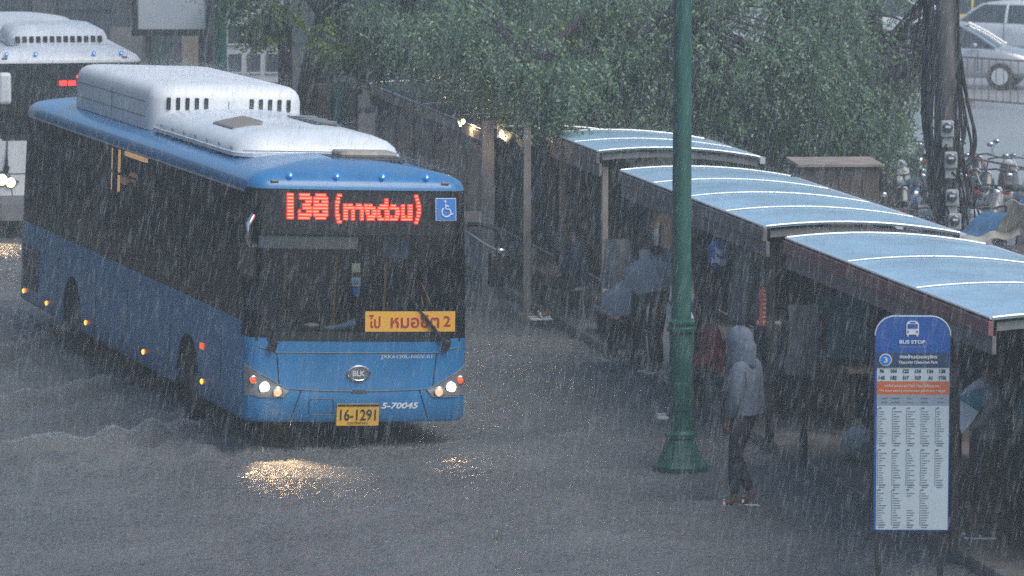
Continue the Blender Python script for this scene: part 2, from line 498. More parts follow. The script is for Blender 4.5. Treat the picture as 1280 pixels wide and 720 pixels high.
# ------------------------------------------------------------------ buses
M['cabin'] = mat('window_glint_glow', (.8, .7, .5), .5, emit=(1.0, .56, .26), es=3.2, var=.6, vscale=9)  # glow standing in for warm reflections on the side windows
BL, BHW = 12.0, 1.25
WHEELS = (2.6, 8.65)
RC = .22
def hw_at(z): return BHW - .035 * max(0, z - 1.15) / 1.7
def rake(z): return .17 * (max(0, z - 1.15) / 1.7) ** 1.35 - .02 * max(0, min(1, (.68 - z) / .06))
def fy(x, z):
    """front skin of the bus at x, z"""
    wd = hw_at(z); ax = min(abs(x), wd - .003); e = wd - RC
    b = .07
    if ax <= e: return rake(z) + b * (ax / wd) ** 2
    return rake(z) + b * (e / wd) ** 2 + RC - math.sqrt(max(0, RC * RC - (ax - e) ** 2))

ARCH = .56
def arch_z(y):
    for wy in WHEELS:
        if abs(y - wy) < ARCH: return .38 + math.sqrt(max(0, ARCH ** 2 - (y - wy) ** 2))
    return 0
STATIONS = sorted(set([.6, 1.2, 1.7, 4.0, 4.6, 5.6, 6.6, 7.6, 9.6, 10.4, 11.2] + [round(wy + ARCH * math.sin(R(a)), 4) for wy in WHEELS for a in range(-90, 91, 15)]))

def plan(inset, z, arch=False):
    wd = hw_at(z) - inset; rc = max(.05, RC - inset * .3); e = wd - rc
    y0 = rake(z) + inset * .9; y1 = BL - inset * .6; b = .07
    pts = []; reg = []
    for k in range(17):
        x = -e + 2 * e * k / 16; pts.append((x, y0 + b * (x / wd) ** 2)); reg.append('F')
    ye = y0 + b * (e / wd) ** 2
    for k in range(1, 7):
        a = R(-90 + 15 * k); pts.append((e + rc * math.cos(a), ye + rc + rc * math.sin(a))); reg.append('C')
    for s in STATIONS: pts.append((wd, min(max(s, ye + rc + .01), y1 - rc - .01))); reg.append('R')
    for k in range(0, 6):
        a = R(18 * k); pts.append((e + rc * math.cos(a), y1 - rc + rc * math.sin(a))); reg.append('B')
    for k in range(1, 4): pts.append((e - 2 * e * k / 4, y1)); reg.append('B')
    for k in range(0, 6):
        a = R(90 + 18 * k); pts.append((-e + rc * math.cos(a), y1 - rc + rc * math.sin(a))); reg.append('B')
    for s in reversed(STATIONS): pts.append((-wd, min(max(s, ye + rc + .01), y1 - rc - .01))); reg.append('L')
    for k in range(0, 6):
        a = R(180 + 15 * k); pts.append((-e + rc * math.cos(a), ye + rc + rc * math.sin(a))); reg.append('C')
    out = []
    for (x, y), r_ in zip(pts, reg):
        zz = max(z, arch_z(y)) if arch and r_ in 'LR' else z
        out.append((x, y, zz))
    return out, reg

GB, GT, WB, WT = 1.36, 2.72, 1.20, 2.78
def levels(): return [(.03, .30), (0, .34), (0, .60), (0, .68), (0, .98), (0, WB), (0, GB), (0, 1.8), (0, 2.3), (0, GT), (0, WT), (.004, 2.81), (.022, 2.855), (.06, 2.893), (.12, 2.925), (.24, 2.955), (.45, 2.99), (.75, 3.03), (1.05, 3.05)]

def quad_decal(c, off, nu=6, nv=4, thick=.012):
    """patch lying on the front skin; c = four (x, z) corners"""
    a, b, d, e = [Vector((p[0], p[1])) for p in c]
    def fn(u, v):
        p = (a * (1 - u) + b * u) * (1 - v) + (e * (1 - u) + d * u) * v
        return (p.x, fy(p.x, p.y) - off, p.y)
    return MB().sheet(fn, nu, nv, (0, thick, 0))

def front_text(s, x0, x1, z0, z1, off, bold=0.0, shear=0.0):
    V, F = fit_text(s, x0, x1, z0, z1, bold, shear)
    return MB().add([(x, fy(x, z) - off, z) for x, z in V], F)

def led_rows(mb, mbc, s, x0, x1, z0, z1, pitch, yoff):
    V, F = fit_text(s, x0, x1, z0, z1, .045 if len(s) < 4 else .028)
    V = np.array(V)
    tri = []
    for f in F:
        for k in range(1, len(f) - 1): tri.append((f[0], f[k], f[k + 1]))
    T = V[np.array(tri)]
    a, b, c = T[:, 0], T[:, 1], T[:, 2]
    n = max(2, int(round((z1 - z0) / pitch)))
    dx = .011
    for r_ in range(n):
        z = z0 + (r_ + .5) * (z1 - z0) / n
        run = None
        xs = np.arange(x0 - dx, x1 + 3 * dx, dx)
        for x in xs:
            hit = False
            for zz in (z - pitch * .2, z + pitch * .2):
                p = np.array([x, zz])
                def cr(u, v): return (v[:, 0] - u[:, 0]) * (p[1] - u[:, 1]) - (v[:, 1] - u[:, 1]) * (p[0] - u[:, 0])
                d1, d2, d3 = cr(a, b), cr(b, c), cr(c, a)
                if (((d1 >= 0) & (d2 >= 0) & (d3 >= 0)) | ((d1 <= 0) & (d2 <= 0) & (d3 <= 0))).any(): hit = True
            if hit and run is None: run = x
            if not hit and run is not None:
                xa, xb = run - .006, x - dx + .006
                xm = (xa + xb) / 2
                mb.box((xm, fy(xm, z) + yoff, z), (xb - xa + .004, .012, pitch * .80))
                mbc.box((xm, fy(xm, z) + yoff - .008, z), (max(.008, xb - xa - .010), .006, pitch * .26))
                run = None

def make_bus(name, label, group, paint, roofpaint, loc, rot, blue, dz=0.0):
    LEVELS = levels()
    t = thing(name, label, 'bus', loc, 0, group)
    t.rotation_euler = rot
    rings = []; reg = None
    for ins, z in LEVELS:
        r_, reg = plan(ins, z, True); rings.append(r_)
    n = len(reg)
    shell = MB(); wind = MB(); sideL = MB(); sideR = MB(); rear = MB()
    P = [p for r_ in rings for p in r_]
    body_f, wind_f, left_f, right_f, rear_f = [], [], [], [], []
    for i in range(len(rings) - 1):
        za, zb = LEVELS[i][1], LEVELS[i + 1][1]
        for j in range(n):
            k = (j + 1) % n
            f = (i * n + j, i * n + k, (i + 1) * n + k, (i + 1) * n + j)
            rj, rk = reg[j], reg[k]
            front = rj in 'FC' and rk in 'FC'
            edge = (rj in 'FC') != (rk in 'FC')
            if front and za >= WB - .001 and zb <= WT + .001: wind_f.append(f)
            elif not front and za >= GB - .001 and zb <= GT + .001:
                cy = (P[f[0]][1] + P[f[1]][1]) / 2
                if rj == 'B' and rk == 'B': rear_f.append(f)
                elif P[f[0]][0] < 0: left_f.append((cy, f))
                else: right_f.append((cy, f))
            else: body_f.append(f)
    body_f.append(tuple(range((len(rings) - 1) * n, len(rings) * n)))
    shell.add(P, body_f)
    body = shell.build('body', paint, t, smooth=True)
    def sub(faces, nm, m, par, thick=0):
        used = sorted({v for f in faces for v in f}); mp = {v: q for q, v in enumerate(used)}
        return MB().add([P[v] for v in used], [tuple(mp[v] for v in f) for f in faces]).build(nm, m, par, smooth=True)
    ws = sub(wind_f, 'windscreen', M['windscreen'], t)
    sub(rear_f, 'rear_window', M['sideglass'], t)
    cuts = [-1, 1.7, 3.1, 4.6, 6.6, 8.1, 9.6, 13]
    for fl, sx in ((left_f, -1), (right_f, 1)):
        for c0, c1 in zip(cuts[:-1], cuts[1:]):
            g_ = [f for cy, f in fl if c0 <= cy < c1]
            if g_: sub(g_, 'window', M['sideglass'], t)
        pm = MB()
        for c_ in cuts[1:-1]: pm.box((sx * (hw_at(2.0) - .012), c_, 2.04), (.05, .07, GT - GB - .01))
        pm.box((sx * (hw_at(2.4) - .008), 6.1, 2.42), (.03, 10.6, .025))
        pm.build('window_pillars', M['black'], t)
        # a thin gutter line over the windows
        MB().tube([(sx * (hw_at(GT) + .004), .5, GT + .012), (sx * (hw_at(GT) + .004), 11.7, GT + .012)], .012, 6).build('gutter', M['grey'], t)
    # inside
    MB().box((0, 6.2, .62), (2.3, 11.0, .06)).build('floor_panel', M['darkint'], t)
    MB().box((0, 6.2, 2.76), (2.2, 10.9, .03)).build('ceiling_panel', M['darkint'], t)
    MB().box((0, 6.2, .33), (2.3, 11.3, .05)).build('underbody', M['black'], t)
    d = MB().sheet(lambda u, v: (-1.1 + 2.2 * u, [fy(-1.1 + 2.2 * u, 1.2) + .06, .75, .8][int(v * 2 + .01)], [1.19, 1.25, .7][int(v * 2 + .01)]), 10, 2)
    d.build('dashboard', M['darkint'], t, smooth=True)
    def seat(x, y):
        s = MB().box((x, y, 1.0), (.42, .4, .1)).box((x, y + .2, 1.32), (.42, .1, .62), Matrix.Rotation(R(-10), 3, 'X')).box((x, y, .8), (.1, .2, .34))
        return s.build('seat', M['seatblue'], t, bevel=.03)
    seat(-.68, 1.35)
    for y in (3.6, 4.5, 5.4, 6.4, 7.3, 8.9, 9.8, 10.7):
        for x in (-.9, -.46, .46, .9): seat(x, y)
    sw = MB()
    ringp = [(-.68 + .21 * math.cos(a), .88 + .09 * math.sin(a), 1.40 + .17 * math.sin(a)) for a in [k * math.pi / 10 for k in range(21)]]
    sw.tube(ringp, .016, 6); sw.tube([(-.68, .88, 1.4), (-.68, .68, 1.15)], .025, 6); sw.tube([(-.88, .88, 1.4), (-.48, .88, 1.4)], .012, 6)
    sw.build('steering_wheel', M['black'], t, smooth=True)
    for x, y in ((.12, 1.5), (.62, 1.25), (-.35, 1.9)):
        MB().tube([(x, y, .65), (x, y, 2.74)], .016, 8).build('grab_pole', M['yellow'], t, smooth=True)
    MB().box((-1.13, 6.95, 2.42), (.03, .36, .50)).build('window_glint_panel', M['cabin'], t)  # glowing panels added behind the side glass to imitate warm window reflections
    MB().box((-1.13, 5.9, 2.66), (.03, 1.1, .05)).build('window_glint_panel', M['cabin'], t)
    # destination panel behind the glass
    quad_decal([(-1.08, 2.30), (1.08, 2.30), (1.08, 2.76), (-1.08, 2.76)], -.075, 10, 2).build('destination_panel', M['black'], t)
    # wheels
    for wy in WHEELS:
        for sx in (-1, 1):
            x = sx * 1.06
            wl = MB().lathe([(.26, -.13), (.40, -.14), (.455, -.115), (.475, -.06), (.475, .06), (.455, .115), (.40, .14), (.26, .13)], (x, wy, .40), 32, 'x').build('wheel', M['rubber'], t, smooth=True)
            rm = MB().lathe([(.27, -.10), (.265, .115 * sx), (.20, .03 * sx), (.13, .05 * sx), (.12, .13 * sx), (.05, .135 * sx), (.01, .135 * sx)] if sx > 0 else [(.27, .10), (.265, -.115), (.20, -.03), (.13, -.05), (.12, -.13), (.05, -.135), (.01, -.135)], (x, wy, .40), 24, 'x')
            for k in range(8):
                a = k * math.pi / 4
                rm.lathe([(.018, 0), (.018, .05), (.002, .05)] if sx > 0 else [(.018, 0), (.018, -.05), (.002, -.05)], (x + sx * .03, wy + .165 * math.cos(a), .40 + .165 * math.sin(a)), 6, 'x')
            rm.build('rim', M['rim'], wl, smooth=True)
            wa = MB(); rr = []
            for xx in (sx * 1.235, sx * .62):
                rr.append([(xx, wy + (ARCH - .004) * math.cos(R(a)), .38 + (ARCH - .004) * math.sin(R(a))) for a in range(-8, 189, 12)])
            wa.rings(rr, closed=False, cap=False)
            wa.box((sx * .6, wy, .62), (.03, 1.1, .6))
            wa.build('wheel_arch', M['black'], t, smooth=True)
    # front: seams, lamps
    seam = MB()
    def sl(*pts, r_=.0065):
        path = []
        for (xa, za), (xb, zb) in zip(pts[:-1], pts[1:]):
            for k in range(6):
                x, z = xa + (xb - xa) * k / 6, za + (zb - za) * k / 6
                path.append((x, fy(x, z) - .001, z))
        x, z = pts[-1]; path.append((x, fy(x, z) - .001, z))
        seam.tube(path, r_, 5)
    sl((-1.10, 1.10), (-.915, 1.045), (.868, 1.045), (1.10, 1.10))
    sl((-.915, 1.045), (-.872, .668)); sl((.868, 1.045), (.838, .69))
    sl((-.78, .655), (-.5, .64), (0, .632), (.5, .642), (.80, .655))
    sl((-.64, .64), (-.745, .34)); sl((.68, .645), (.785, .34))
    sl((-.53, .38), (-.30, .38), (-.285, .40), (-.285, .53), (-.30, .55), (-.53, .55), (-.55, .53), (-.55, .40), (-.53, .38), r_=.004)
    seam.build('panel_seams', M['black'], t)
    quad_decal([(-1.14, WB - .03), (1.14, WB - .03), (1.15, WB + .07), (-1.15, WB + .07)], .004, 16, 1).build('windscreen_seal', M['black'], t)
    quad_decal([(-.09, .615), (.09, .615), (.07, .645), (-.07, .645)], .008, 3, 1).build('bonnet_handle', M['black'], t)
    for sx in (-1, 1):
        hl = quad_decal([(x_, z_ + dz) for x_, z_ in ([(sx * 1.225, .585), (sx * .83, .575), (sx * .765, .645), (sx * 1.235, .90)] if sx > 0 else [(-.83, .575), (-1.225, .585), (-1.235, .90), (-.765, .645)])], .010, 10, 5, .016).build('headlight', M['lens'], t, smooth=True)
        MB().tube([(sx * x, fy(x, z + dz) - .014, z + dz) for x, z in ((1.225, .58), (1.1, .572), (.95, .568), (.83, .573), (.765, .642), (.9, .715), (1.05, .80), (1.15, .855), (1.235, .905))], .005, 6).build('headlight_rim', M['grey'], hl)
        for x, z, r_, mt, nm in ((1.04, .672, .052, 'headlight', 'main_beam'), (.90, .625, .045, 'headdim', 'dipped_beam'), (1.155, .745, .036, 'orange', 'turn_signal')):
            z += dz; y = fy(x, z)
            if not blue: r_ *= 1.5; mt = 'glare' if mt != 'orange' else mt
            MB().lathe([(r_ * 1.28, .0), (r_ * 1.28, -.02), (r_ * 1.08, -.024), (r_, -.012)], (sx * x, y - .006, z), 20, 'y').build('lamp_ring', M['chrome'], hl, smooth=True)
            MB().ball((sx * x, y - .014, z), (r_, .022, r_), 14, 8).build(nm, M[mt], hl, smooth=True)
        sp = bpy.data.lights.new('headlight_beam', 'SPOT')
        sp.energy = (HEAD_W if sx < 0 else HEAD_W * .03) if blue else HEAD_W * .5; sp.color = (1.0, .66, .36); sp.spot_size = R(52); sp.spot_blend = 1.0; sp.shadow_soft_size = .05
        so = bpy.data.objects.new('headlight_beam', sp); COL.objects.link(so); so.parent = t
        so.location = (sx * 1.04, fy(1.04, .672) - .08, .672)
        so.rotation_euler = Vector((-.05 * sx, -1.0, -.72)).to_track_quat('-Z', 'Y').to_euler()
    # roof markers
    for x in ((-.78, -.27, .24, .74) if blue else (-.92, -.46, .46, .90)):
        lp = MB().ball((x, rake(2.87) + .07 * (x / 1.2) ** 2 + .045, 2.925), (.034, .036, .034), 12, 8).build('roof_marker', M['bluelamp'], t, smooth=True)
        MB().ball((x, rake(2.87) + .07 * (x / 1.2) ** 2 + .018, 2.925), (.013, .022, .013), 10, 6).build('bulb', M['bluelit'], lp, smooth=True)
    for x in (-.95, .95):
        MB().box((x, rake(2.85) + .062, 2.862), (.09, .04, .028)).build('recess', M['grey'], t, bevel=.01)
    # mirrors on looped arms
    for sx in (-1, 1):
        arm = [(sx * 1.16, .20, 2.42), (sx * 1.30, .02, 2.44), (sx * 1.46, -.10, 2.40), (sx * 1.52, -.12, 2.26), (sx * 1.50, -.10, 2.16)] if sx > 0 else [(-1.18, .2, 2.50), (-1.24, .0, 2.50), (-1.30, -.06, 2.42), (-1.31, -.06, 2.28), (-1.27, -.02, 2.20), (-1.2, .1, 2.2)]
        mr = MB().tube(arm, .027, 8).build('mirror_arm', M['chrome'] if sx < 0 else M['steel'], t, smooth=True)
        MB().ball((arm[-1][0], arm[-1][1], 2.17), (.05, .045, .04), 10, 6).build('mirror_joint', M['chrome'], mr, smooth=True)
        MB().box((sx * 1.49 if sx > 0 else -1.27, -.04 if sx > 0 else .06, 1.96 if sx > 0 else 2.02), (.20, .10, .38)).build('mirror', M['black'], mr, bevel=.04)
        if sx > 0:
            MB().tube([(1.18, .2, 2.36), (1.34, .02, 2.24), (1.47, -.06, 2.17)], .013, 6).build('mirror_stay', M['grey'], mr, smooth=True)
    # wipers
    for a, b in (((-.97, 1.12), (-.94, 1.60)), ((.96, 1.13), (.50, 1.70))):
        wp = MB()
        def pt(u, o): x, z = a[0] + (b[0] - a[0]) * u, a[1] + (b[1] - a[1]) * u; return (x, fy(x, z) - o, z)
        wp.tube([pt(u, .05) for u in (0, .2, .4, .6)], [.028, .024, .016, .012], 6)
        w_o = wp.build('wiper', M['black'], t, smooth=True)
        MB().tube([pt(u, .02) for u in (.28, .5, .75, 1.0)], .011, 5).build('wiper_blade', M['rubber'], w_o)
        x, z = a; MB().box((x, fy(x, z) - .03, z), (.09, .06, .12), Matrix.Rotation(R(15), 3, 'Y')).build('wiper_motor', M['black'], w_o, bevel=.015)
    # side lamps and louvre
    for sx in (-1, 1):
        for y, z, r_ in ((1.90, .49, .030), (4.72, .47, .030), (7.82, .45, .030), (10.15, .43, .030), (11.6, .43, .030)):
            MB().ball((sx * 1.252, y, z), (.018, r_ * 1.2, r_), 10, 6).build('side_marker', M['amber'], t, smooth=True)
        MB().box((sx * 1.255, 1.93, .88), (.03, .13, .07)).build('side_indicator', M['orange'], t, bevel=.01)
        lv = MB().box((sx * 1.252, 11.2, .78), (.012, 1.0, .56))
        for k in range(9): lv.box((sx * 1.262, 11.2, .53 + k * .06), (.02, .98, .018), Matrix.Rotation(R(25 * sx), 3, 'Y'))
        lv.build('engine_louvre', M['black'], t)
        MB().box((sx * 1.25, 3.45, .75), (.008, .012, .5)).box((sx * 1.25, 5.6, .75), (.008, .012, .7)).box((sx * 1.25, 7.3, .75), (.008, .012, .7)).box((sx * 1.25, 9.5, .75), (.008, .012, .7)).box((sx * 1.25, 1.1, .75), (.008, .012, .7)).build('side_seams', M['black'], t)
    return t, ws

def roof_shell(t, nm, x_half, y0, y1, levels, m, rc=.25, yfront=None):
    rings = []
    for ins, z, fr_ in levels:
        xh, ya, yb, r_ = x_half - ins, y0 + fr_, y1 - ins * .8, max(.06, rc - ins * .2)
        ring = []
        for cx, cy, a0 in ((xh - r_, yb - r_, 0), (-(xh - r_), yb - r_, 90), (-(xh - r_), ya + r_, 180), (xh - r_, ya + r_, 270)):
            for k in range(7):
                a = R(a0 + 15 * k); ring.append((cx + r_ * math.cos(a), cy + r_ * math.sin(a), z))
        rings.append(ring)
    return MB().rings(rings).build(nm, m, t, smooth=True)

HEAD_W = 300.0
LEAN, YAW = .0427, .3169
bus, bus_ws = make_bus('city_bus', 'blue and black city bus with lit red destination sign, wading through floodwater', 'city buses', M['blue'], M['roofwhite'], (-1.667, 44.963, 0), (0, LEAN, YAW), True)
# roof units
ua = roof_shell(bus, 'gas_tank_cover', .94, 5.95, 10.35, [(0, 2.97, 0), (0, 3.34, .01), (.015, 3.41, .03), (.045, 3.465, .07), (.10, 3.505, .13), (.18, 3.525, .22), (.5, 3.535, .55)], M['roofwhite'])
for x0 in (-.74, .28):
    vs = MB()
    for k in range(5): vs.box((x0 + k * .115, 5.952, 3.30), (.05, .02, .15))
    vs.build('vent_slots', M['black'], ua, bevel=.012)
rb = MB()
for k in range(6): rb.box((0, 6.75 + k * .62, 3.5345), (.95, .014, .006))
rb.build('cover_seams', M['white'], ua)
ub = roof_shell(bus, 'air_conditioner', .95, 1.80, 6.0, [(-.02, 2.99, -.02), (-.02, 3.03, -.02), (0, 3.035, 0), (.02, 3.10, .03), (.10, 3.17, .10), (.24, 3.225, .22), (.42, 3.26, .38), (.60, 3.28, .55)], M['white'], .3)
gm = MB()
for k in range(14): gm.box((-.56, 2.95 + k * .062, 3.272), (.34, .03, .02), Matrix.Rotation(R(-13), 3, 'Y'))
gm.box((-.56, 3.36, 3.262), (.36, .9, .02), Matrix.Rotation(R(-13), 3, 'Y'))
gm.build('intake_grille', mat('tan_grille', (.27, .25, .23), .6), ub)
dv = MB().box((.42, 3.6, 3.284), (.34, 1.25, .014), Matrix.Rotation(R(4), 3, 'Y'))
dv.build('fan_recess', M['black'], ub, bevel=.02)
dv = MB()
for k in range(3): dv.lathe([(.14, 0), (.14, .02), (.11, .024), (.04, .03), (.01, .03)], (.42, 3.2 + k * .4, 3.288), 16, 'z')
dv.build('fan_hub', M['grey'], ub)
sm = MB()
for k in range(7): sm.ball((-.955, 2.1 + k * .55, 3.075), (.012, .03, .02), 6, 4)
sm.build('fixing_bolts', M['grey'], ub)
MB().tube([(-.96, 4.0, 3.05), (-.86, 4.0, 3.15), (-.7, 4.0, 3.22), (-.5, 4.0, 3.262), (.5, 4.0, 3.262), (.7, 4.0, 3.222), (.86, 4.0, 3.152), (.96, 4.0, 3.05)], .007, 5).build('cover_joint', M['grey'], ub)
for z_ in (3.12, 3.30):
    MB().tube([(-.942, 6.3, z_), (-.942, 10.1, z_)], .005, 5).build('cover_seam', M['grey'], ua)
MB().tube([(-.943, 8.1, 3.0), (-.943, 8.1, 3.36)], .006, 5).build('cover_seam', M['grey'], ua)
MB().tube([(.0, 5.948, 3.0), (.0, 5.955, 3.34)], .005, 5).build('cover_seam', M['grey'], ua)
MB().tube([(-.9, 1.79, 3.06), (0, 1.765, 3.065), (.9, 1.79, 3.06)], .006, 5).build('cover_joint', M['grey'], ub)
hb = MB().box((.33, 1.32, 3.03), (.82, .50, .06)).build('roof_hatch', M['steel'], bus, bevel=.02)
MB().box((.35, 1.33, 3.085), (.66, .38, .07)).build('hatch_lid', mat('dirty_lid', (.36, .32, .27), .5, var=.5, vscale=5), hb, bevel=.035)
# sign, boards, lettering
led, ledc = MB(), MB()
led_rows(led, ledc, '138', -.80, -.36, 2.455, 2.735, .0355, .05)
led_rows(led, ledc, '(', -.285, -.215, 2.42, 2.735, .0355, .05)
led_rows(led, ledc, 'ทางด่วน', -.185, .575, 2.455, 2.69, .0305, .05)
led_rows(led, ledc, ')', .605, .675, 2.42, 2.735, .0355, .05)
lo = led.build('destination_lettering', M['led'], bus)
ledc.build('lettering_core', M['ledhot'], lo)
ac = quad_decal([(.835, 2.463), (1.075, 2.463), (1.07, 2.705), (.832, 2.705)], .006, 3, 2).build('access_sign', M['whitetext'], bus)
quad_decal([(.842, 2.47), (1.068, 2.47), (1.063, 2.698), (.839, 2.698)], .010, 3, 2).build('sign_face', M['accessblue'], ac)
wc = MB()
def wpt(x, z): X, Z = .953 + x * .1, 2.585 + z * .1; return (X, fy(X, Z) - .014, Z)
wc.ball(wpt(-.12, .82), .016, 8, 6)
wc.tube([wpt(-.1, .62), wpt(-.05, .02), wpt(.38, .0), wpt(.58, -.55), wpt(.78, -.48)], .010, 6)
wc.tube([wpt(-.08, .35), wpt(.3, .33)], .008, 6)
wc.tube([wpt(.02 + .52 * math.cos(R(a)), -.28 + .52 * math.sin(R(a))) for a in range(130, 361, 15)], .009, 6)
wc.build('wheelchair_symbol', M['whitetext'], ac)
yb = quad_decal([(.045, 1.275), (1.07, 1.275), (1.07, 1.492), (.045, 1.492)], .005, 8, 2).build('route_board', M['yellow'], bus)
front_text('ไป', .085, .215, 1.315, 1.455, .0085, .02).build('board_lettering', M['redtext'], yb)
front_text('หมอชิต', .33, .885, 1.315, 1.455, .0085, .02).build('board_lettering', M['redtext'], yb)
front_text('2', .935, 1.015, 1.33, 1.445, .0085, .02).build('board_lettering', M['redtext'], yb)
pl = quad_decal([(-.25, .268), (.218, .268), (.218, .50), (-.25, .50)], .03, 2, 2, .02).build('number_plate', M['plate'], bus)
def plate_text(s, x0, x1, z0, z1, b):
    V, F = fit_text(s, x0, x1, z0, z1, b)
    return MB().add([(x, -.058 if z < .66 else 0, z) for x, z in V], F)
for o_ in (pl,):
    for v in o_.data.vertices: v.co.y = -.036 + (.012 if v.co.y > fy(v.co.x, v.co.z) - .02 else -.014)
plate_text('16-1291', -.215, .185, .325, .445, .012).build('plate_number', M['blacktext'], pl)
plate_text('กรุงเทพมหานคร', -.13, .10, .278, .308, .012).build('plate_province', M['blacktext'], pl)
MB().box((-.015, -.052, .487), (.46, .008, .02)).build('plate_frame', M['black'], pl)
em = MB().lathe([(.13, 0), (.13, -.018), (.112, -.03), (.104, -.016)], (0, 0, 0), 28, 'y')
em.v = [(x - .012, fy(0, .827) + y - .002, .827 + z * .68) for x, y, z in em.v]
em = em.build('emblem', M['chrome'], bus, smooth=True)
MB().lathe([(.106, -.012), (.01, -.014)], (0, 0, 0), 28, 'y')
e2 = MB().lathe([(.106, 0), (.106, -.014), (.01, -.015)], (0, 0, 0), 28, 'y')
e2.v = [(x - .012, fy(0, .827) + y - .002, .827 + z * .68) for x, y, z in e2.v]
e2.build('emblem_field', M['steel'], em)
front_text('BLK', -.082, .058, .797, .857, .022, .03).build('emblem_letters', M['umbwhite'], em)
front_text('JXK6120L-NGV-01', .23, .815, .975, 1.025, .004, .012).build('model_lettering', M['alu'], bus)
front_text('5-70045', .252, .672, .445, .512, .004, .03, .2).build('fleet_number', M['whitetext'], bus)
V, F = fit_text('5-70045', 0, .95, 0, .17, .02)
MB().add([(-(hw_at(2.5) + .004), 11.75 - x, 2.44 + z) for x, z in V], F).build('fleet_number', M['grey'], bus)
for z0, z1, m_, x0 in ((1.905, 2.0, 'umbwhite', -.105), (1.755, 1.85, 'signwhite', -.1)):
    quad_decal([(x0, z0), (x0 + .095, z0), (x0 + .095, z1), (x0, z1)], -.02, 2, 1, .004).build('sticker', mat('sticker_cream', (.62, .64, .45), .5) if z0 > 1.9 else M['signwhite'], bus)
quad_decal([(-.08, 1.775), (-.035, 1.775), (-.035, 1.83), (-.08, 1.83)], -.014, 2, 1, .004).build('sticker_mark', M['accessblue'], bus)
quad_decal([(-.075, 1.65), (-.03, 1.65), (-.012, 1.74), (-.095, 1.74)], -.02, 3, 2, .004).build('pennant', M['accessblue'], bus)
quad_decal([(-1.10, 2.14), (-.02, 2.14), (.0, 2.27), (-1.09, 2.27)], -.12, 8, 1, .004).build('sun_visor', mat('visor', (.2, .25, .25), .5), bus)
MB().sheet(lambda u, v: (.36 + .30 * u, .5 + .03 * math.sin(u * 15), 2.02 + .25 * v), 14, 3).build('curtain', mat('curtain', (.10, .17, .34), .8), bus, smooth=True)
MB().tube([(-.3, .36, 1.27), (-.12, .34, 1.29), (.03, .33, 1.34)], [.02, .03, .045], 8).build('folded_cloth', mat('pale_blue_cloth', (.25, .45, .6), .8), bus, smooth=True)
MB().ball((-.45, .36, 1.30), (.09, .05, .03), 10, 6).build('paper_bundle', M['umbwhite'], bus, smooth=True)
for x0, x1, z0, z1 in ((.78, .92, 1.50, 1.78), (.80, .82, 1.5, 1.62)):
    MB().tube([(x1, .42, z0), (x0, .46, z1)], .006, 5).build('antenna', M['yellow'], bus)

# the white bus behind
WB, GB = 1.60, 1.70
wb, wb_ws = make_bus('city_bus', 'white city bus with blue roof lamps and glaring headlights, behind the blue bus', 'city buses', M['white'], M['white'], (-7.05, 67.0, 0), (0, .0, .20), False, .28)
quad_decal([(-1.19, .30), (1.19, .30), (1.2, .70), (-1.2, .70)], .012, 16, 3, .01).build('lower_bumper', M['grey'], wb)
wu = roof_shell(wb, 'air_conditioner', .80, 1.2, 3.4, [(0, 3.0, 0), (0, 3.12, 0), (.05, 3.22, .1), (.16, 3.28, .3), (.35, 3.31, .5)], M['white'], .25)
vs = MB()
for k in range(13): vs.box((-.66 + k * .11, 1.215, 3.10), (.07, .05, .10))
vs.build('vent_slots', M['black'], wu)
l1, l2 = MB(), MB()
led_rows(l1, l2, '....', -.1, .45, 2.42, 2.5, .04, .05)
for k in range(6): l1.box((.20 + k * .075, fy(.3, 2.55) + .05, 2.56), (.05, .012, .035))
l1.build('destination_lettering', M['led'], wb)
mm = MB().box((-1.0, -.3, 2.42), (.2, .14, .5)).build('mirror_shell', M['white'], wb, bevel=.05)

# ------------------------------------------------------------------ bus shelters along the kerb
M['tanboard'] = mat('tan_fascia', (.46, .38, .31), .55, var=.3, vscale=4)
SHW = 2.12
def roof_z(t): return 2.46 + .31 * (t / SHW) * (1 - t / SHW) - .11 * (t / SHW)

